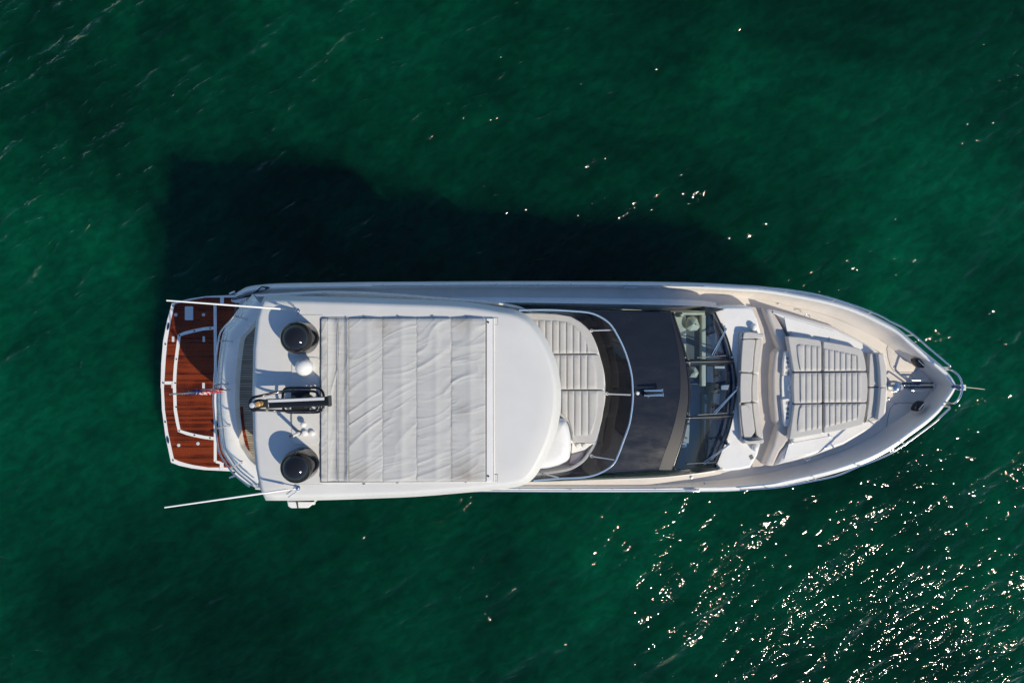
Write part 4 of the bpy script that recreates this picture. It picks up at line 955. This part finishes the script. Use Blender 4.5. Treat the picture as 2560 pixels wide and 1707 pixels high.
upr2 = [(1850, 716), (1950, 722), (2050, 738), (2140, 765), (2200, 789)] + D7([(420, -115), (660, 5), (860, 150), (1100, 360), (1405, 615)])
grail(upr2, [0.10, 0.14, 0.18, 0.24, 0.30, 0.34, 0.38, 0.42, 0.45, 0.45], [5.6, 6.6, 7.6, 8.4, 9.2])
tube('rail_end', cr([tuple(PG(*D7([(1405, 615)])[0], off=.45)), tuple(PG(*D7([(1400, 640)])[0], off=.40)), tuple(PG(*D7([(1310, 637)])[0], off=.05))], 5), 0.02, M['chrome'], Y, 10)
lor = [(1160, 1225), (1300, 1225), (1500, 1225), (1640, 1224.5), (1740, 1223.5)]
grail(lor, [0.08] * 5, [-1.0, 0.2, 1.35, 2.5, 3.6], r=0.012)
lor2 = [(1850, 1224), (1940, 1218), (2010, 1206), (2090, 1189)] + D6([(1300, 1375), (1600, 1262), (1900, 1108)]) + D7([(1120, 1568), (1250, 1450), (1400, 1312)])
grail(lor2, [0.10, 0.13, 0.18, 0.24, 0.30, 0.36, 0.40, 0.43, 0.45, 0.45], [5.2, 6.2, 7.2, 8.1, 9.0])
tube('rail_end', cr([tuple(PG(*D7([(1400, 1312)])[0], off=.45)), tuple(PG(*D7([(1388, 1282)])[0], off=.40)), tuple(PG(*D7([(1300, 1265)])[0], off=.05))], 5), 0.02, M['chrome'], Y, 10)
pul = D7([(1340, 668), (1430, 690), (1540, 770), (1595, 890), (1603, 1000), (1555, 1145), (1465, 1232), (1335, 1215)])
tube('bow_pulpit', cr([tuple(PG(*p, off=o_)) for p, o_ in zip(pul, (.05, .38, .45, .45, .45, .45, .38, .05))], 6), 0.024, M['chrome'], Y, 10)
c = PG(*D7([(1560, 965)])[0], off=0.3)
BL = lathe('bow_light', tuple(PG(*D7([(1528, 962)])[0], off=0.15)), [(0.05, -0.15), (0.055, 0.0), (0.075, 0.05), (0.075, 0.13), (0.05, 0.17), (0.02, 0.185)], M['blue_lens'], Y, 22)
box('light_bracket', tuple(PG(*D7([(1565, 965)])[0], off=0.2)), (0.13, 0.13, 0.12), M['gel'], BL)
# deck cleats at the stern quarters
for p in (E2([(230, 410)])[0], C2([(940, 1060)])[0]):
    c = P(*p, 1.9); cl = tube('stern_cleat', [(c.x - .07, c.y - .03, 1.97), (c.x + .07, c.y + .03, 1.97)], 0.02, M['chrome'], Y, 10)
    tube('cleat_post', [(c.x, c.y, 1.75), (c.x, c.y, 1.97)], 0.03, M['chrome'], cl, 10)
for q in (E2([(700, 425), (915, 248), (1100, 262), (1080, 300), (850, 400)]), ):
    slab('quarter_vent', rounded(q, 1.5), 2.13, 0.12, M['stain'], Y, 0.01); slab('vent_lip', rounded(E2([(835, 370), (920, 280), (1010, 290), (985, 330)]), 1.5), 2.16, 0.1, M['gel'], Y, 0.01)
slab('quarter_slot', rounded(E2([(165, 560), (350, 488), (545, 465), (540, 480), (350, 510), (190, 565)]), .8), 2.09, 0.03, M['stain'], Y, 0.004)
for p in D1([(1530, 128)]) + D4([(415, 1482)]):
    c = PG(*p); box('gate_plate', (c.x + 0.1, c.y, c.z + 0.05), (0.34, 0.07, 0.02), M['steel'], Y)

# ================================================================== CUSHIONS (loose, on the yacht)
def cushion(name, pts, z, h, m, label, cat, group, r=0.05, camber=0.012, round_=3):
    o = pillow(name, rounded(pts, 5.0), z, h, m, None, 0.024, 0.0, 0); tag(o, label, cat, group); return o
# flybridge sunpad
zc = 4.36
A_ = D1([(200, 435), (440, 432), (700, 442), (880, 472), (1000, 543), (1095, 632), (1175, 785), (1208, 910), (620, 916), (300, 916)])
a = cushion('sunpad_cushion', A_, zc, 0.16, M['vinyl'], 'curved grey fluted cushion at the corner of the flybridge sunpad, beside the white deflector strut', 'cushion', 'flybridge sunpad cushions')
flutes(a, D1([(200, 520), (430, 520), (700, 528), (840, 545), (930, 590), (1000, 660), (1060, 765), (1115, 908), (620, 908), (300, 908)]), [x for x, _ in D1([(420, 0), (500, 0), (582, 0), (662, 0), (742, 0), (824, 0), (903, 0), (985, 0), (1066, 0)])], zc + 0.004, 0.030, M['vinyl'])
B_ = D1([(450, 924), (1212, 922), (1250, 1030), (1272, 1135), (1275, 1334), (500, 1336)])
b = cushion('sunpad_cushion', B_, zc, 0.16, M['vinyl'], 'middle fluted grey cushion of the flybridge sunpad, half under the hardtop', 'cushion', 'flybridge sunpad cushions')
flutes(b, D1([(450, 932), (1132, 930), (1165, 1040), (1182, 1140), (1190, 1328), (500, 1328)]), [x for x, _ in D1([(660, 0), (748, 0), (830, 0), (907, 0), (990, 0), (1070, 0)])], zc + 0.004, 0.030, M['vinyl'])
C_ = D2([(500, 168), (1278, 168), (1282, 300), (1250, 510), (1205, 680), (1168, 782), (905, 786), (880, 640), (845, 540), (760, 480), (500, 480)])
c_ = cushion('sunpad_cushion', C_, zc, 0.16, M['vinyl'], 'fluted grey flybridge cushion wrapping round the white helm console', 'cushion', 'flybridge sunpad cushions')
flutes(c_, D2([(765, 176), (1205, 176), (1200, 330), (1178, 480), (1150, 600), (1120, 690), (905, 700), (880, 600), (850, 500), (765, 440)]), [x for x, _ in D2([(843, 0), (922, 0), (1004, 0), (1085, 0)])], zc + 0.004, 0.030, M['vinyl'])
# foredeck sunpad, six pads
zc = 2.93
g_ = 'foredeck sunpad cushions'
pads = [
 (D5([(295, 842), (560, 868), (795, 908), (812, 1000), (812, 1375), (385, 1380)]), D5([(428, 1010), (440, 980), (480, 968), (805, 1005), (805, 1368), (490, 1368)]), D5([(555, 0), (645, 0), (735, 0)]), 'small front-corner fluted pad of the foredeck sunpad, by the cup holders'),
 (D5([(832, 920), (1100, 965), (1380, 1030), (1430, 1065), (1465, 1200), (1490, 1368), (832, 1376)]), D5([(838, 1028), (1350, 1135), (1375, 1210), (1410, 1362), (838, 1366)]), D5([(912, 0), (997, 0), (1082, 0), (1167, 0), (1249, 0), (1337, 0)]), 'long fluted outer pad of the foredeck sunpad on the shadow side'),
 (D5([(383, 1398), (812, 1396)]) + D6([(790, 448), (375, 455), (365, 200)]), D5([(475, 1405), (808, 1404)]) + D6([(785, 440), (472, 446), (470, 100)]), D6([(545, 0), (632, 0), (712, 0)]), 'square middle fluted sunpad cushion touching the drinks strip'),
 (D5([(830, 1396), (1492, 1388)]) + D6([(1448, 100), (1452, 260), (1438, 438), (812, 446)]), D5([(838, 1404), (1410, 1398)]) + D6([(1362, 100), (1362, 260), (1352, 430), (816, 438)]), D6([(882, 0), (970, 0), (1055, 0), (1137, 0), (1212, 0), (1298, 0)]), 'long middle fluted sunpad cushion facing the anchor windlass'),
 (D6([(378, 468), (790, 462), (790, 895), (550, 935), (308, 978)]), D6([(470, 476), (784, 470), (784, 812), (450, 870), (425, 855), (418, 830)]), D6([(545, 0), (632, 0), (712, 0)]), 'small fluted corner pad of the foredeck sunpad on the sunlit-glitter side'),
 (D6([(812, 458), (1438, 450), (1415, 620), (1380, 765), (1100, 838), (812, 890)]), D6([(818, 468), (1352, 460), (1340, 560), (1308, 668), (1285, 692), (818, 806)]), D6([(888, 0), (972, 0), (1055, 0), (1137, 0), (1215, 0), (1296, 0)]), 'long fluted outer pad of the foredeck sunpad on the sunlit-glitter side')]
for out, inn, sx_, lab in pads:
    o = cushion('sunpad_cushion', out, zc, 0.21, M['vinyl'], lab, 'cushion', g_, r=0.045, round_=2.0)
    flutes(o, inn, [x for x, _ in sx_], zc + 0.002, 0.030, M['vinyl'])
# bolster seat ahead of the sunpad
g_ = 'bolsters between the sunpad and the windlass'
zb_ = 2.88
slab('bolster_base', E5([(110, 110), (380, 130), (425, 330), (430, 600), (415, 850), (385, 1060), (120, 1105), (170, 800), (172, 420)]), 2.74, 0.2, M['vinyl'], Y, 0.02)
cushion('bolster', E5([(192, 128), (300, 126), (328, 380), (337, 592), (182, 600), (180, 420), (188, 200)]), zb_, 0.16, M['vinyl2'], 'wide grey bolster ahead of the sunpad, on the shadow side', 'cushion', g_, round_=2)
cushion('bolster', E5([(306, 126), (374, 128), (392, 180), (412, 340), (426, 594), (342, 597), (334, 380)]), zb_ + 0.12, 0.28, M['vinyl2'], 'narrow raised back bolster on the shadow side, nearest the oval bow hatch', 'cushion', g_, round_=2)
cushion('bolster', E5([(182, 610), (337, 604), (325, 830), (292, 1046), (215, 1030), (120, 1108), (160, 930), (178, 780)]), zb_, 0.16, M['vinyl2'], 'wide grey bolster ahead of the sunpad, on the sunlit-glitter side', 'cushion', g_, round_=2)
cushion('bolster', E5([(342, 606), (426, 603), (415, 850), (388, 1056), (328, 1066), (298, 1050), (328, 830)]), zb_ + 0.12, 0.28, M['vinyl2'], 'narrow raised back bolster on the sunlit-glitter side, behind the windlass', 'cushion', g_, round_=2)
# forward-facing sofa
slab('sofa_base', E4([(120, 70), (400, 90), (350, 400), (330, 750), (345, 1050), (400, 1430), (140, 1430), (90, 900), (95, 500)]), 2.60, 0.4, M['gel'], Y, 0.02)
slab('sofa_shell', E4([(108, 75), (130, 48), (160, 38), (175, 60), (140, 330), (118, 555), (112, 760), (118, 960), (150, 1300), (185, 1462), (150, 1462), (122, 1420), (98, 1200), (84, 960), (80, 760), (86, 555), (100, 330)]), 2.98, 0.3, M['vinyl'], Y, 0.04)
g_ = 'foredeck sofa cushions'
sofa = [
 ('bolster', [(150, 50), (235, 46), (400, 74), (408, 90), (405, 126), (215, 132), (132, 138)], 3.02, 0.40, 'arm bolster of the foredeck sofa at its shaded end'),
 ('back_cushion', [(134, 142), (215, 136), (300, 142), (276, 330), (262, 558), (108, 552), (118, 330)], 3.03, 0.42, 'sofa back cushion next to the shaded-end arm bolster'),
 ('seat_cushion', [(306, 138), (390, 132), (372, 330), (336, 572), (266, 567), (280, 330)], 2.80, 0.20, 'sofa seat cushion next to the shaded-end arm bolster'),
 ('back_cushion', [(106, 565), (260, 571), (248, 750), (250, 932), (160, 938), (104, 950), (100, 760)], 3.03, 0.42, 'middle back cushion of the foredeck sofa'),
 ('seat_cushion', [(264, 577), (334, 580), (330, 750), (333, 931), (255, 933), (252, 750)], 2.80, 0.20, 'middle seat cushion of the foredeck sofa'),
 ('back_cushion', [(105, 974), (160, 968), (162, 948), (254, 943), (264, 1060), (296, 1310), (225, 1408), (150, 1395), (122, 1200)], 3.00, 0.40, 'sofa back cushion beside the arm bolster that throws a dark shadow'),
 ('seat_cushion', [(258, 942), (335, 937), (352, 1060), (402, 1390), (312, 1404), (268, 1060)], 2.80, 0.20, 'sofa seat cushion beside the arm bolster that throws a dark shadow'),
 ('bolster', [(145, 1400), (215, 1416), (405, 1396), (408, 1440), (390, 1460), (200, 1468), (165, 1455)], 3.08, 0.46, 'arm bolster of the foredeck sofa at its sunlit end, with dark shadow beside it')]
for nm, q, z, h, lab in sofa: cushion(nm, E4(q), z, h, M['vinyl2'], lab, 'cushion', g_, r=0.06, round_=2.5)
# little white lamps beside the sofa
for p, s in ((D3([(1410, 745)])[0], 1), (D4([(1290, 930)])[0], -1)):
    c = P(*p, 2.84); lathe('sofa_horn', (c.x, c.y, 2.80), [(0.075, 0), (0.075, 0.10), (0.06, 0.15), (0.03, 0.17)], M['gel'], Y, 24, sx=1.0, sy=1.25)
c = P(*D4([(1248, 1058)])[0], 2.83); box('deck_socket', (c.x, c.y, 2.81), (0.085, 0.10, 0.025), M['gasket'], Y, R(25))

# cabin pillows
def cushion_pillow(name, pts, z, label):
    w = PW(rounded(pts, 3), z); o = lens(name, w, [(0.05, z - 0.16), (0.0, z - 0.09), (0.03, z - 0.03), (0.08, z)], M['leather'], None, rings=5, camber=0.05, bottom=True, smooth=180)
    tag(o, label, 'pillow', 'cream pillows in the cabin'); return o
cushion_pillow('pillow', D3([(440, 700), (470, 600), (560, 585), (610, 610), (655, 735), (610, 790), (500, 800), (440, 760)]), 2.86, 'large crumpled cream pillow behind the corner windscreen pane')
cushion_pillow('pillow', D3([(480, 1340), (510, 1305), (580, 1310), (640, 1400), (600, 1480), (490, 1470)]), 2.80, 'cream pillow with a pointed corner seen through the middle windscreen pane')
cushion_pillow('pillow', D3([(270, 545), (420, 550), (430, 590), (350, 600), (290, 590)]), 2.92, 'flat cream pillow half hidden at the coachroof edge, behind the crumpled one')

# ================================================================== FLAG, LINE
fb = P(*C2([(872, 68)])[0], 4.12); ft = P(*C2([(205, 117)])[0], 5.35)
FLG = empty('ensign_flag', tuple(fb)); tag(FLG, 'furled red, white and blue striped ensign with stars on its staff at the stern', 'flag')
tube('staff', [fb, ft], 0.016, M['steel'], FLG, 8); lathe('staff_socket', tuple(fb - Vector((0, 0, 0.1))), [(0.035, 0), (0.03, 0.12)], M['chrome'], FLG, 12)
dirv = (ft - fb); Lf = dirv.length; dirv.normalize(); side_v = dirv.cross(Vector((0, 0, 1))).normalized(); upv = side_v.cross(dirv)
nu_, nv_ = 60, 14; V = []; F = []; fm = []
for i in range(nu_ + 1):
    s = 0.10 + 0.72 * i / nu_
    wd0 = 0.095 * (0.6 + 0.4 * math.sin(math.pi * i / nu_)) * (0.45 + 0.55 * (1 - i / nu_)) 
    for j in range(nv_ + 1):
        t = j / nv_; ph = t * 9.5 + i * 0.13
        off = side_v * (wd0 * math.sin(ph) * (0.35 + .65 * t)) + upv * (wd0 * math.cos(ph * 1.1) * 0.7 - 0.03 * t) + dirv * (0.05 * math.sin(t * 7 + i * .1))
        V.append(fb + dirv * (Lf * s) + off)
for i in range(nu_):
    for j in range(nv_):
        F.append((i * (nv_ + 1) + j, i * (nv_ + 1) + j + 1, (i + 1) * (nv_ + 1) + j + 1, (i + 1) * (nv_ + 1) + j))
        canton = i > nu_ * .55
        if canton: fm.append(1 if (i % 4 == 1 and j % 3 == 1) else 2)
        else: fm.append(0 if (j // 1 + i // 9) % 3 != 2 else 1)
fo = mk('flag_cloth', V, F, M['red'], FLG, 80, mats=[M['red'], M['white'], M['blue']], fmat=fm)
mlp = [PG(*D7([(1640, 963)])[0], off=0.1), P(2432, 969.5, 2.6), P(2450, 971.5, 1.7), P(2462, 973, -0.15)]
ml = tube('mooring_line', cr([tuple(p) for p in mlp], 6), 0.008, M['rope'], None, 8)
tag(ml, 'thin pale mooring line running from the bow pulpit into the water', 'rope')
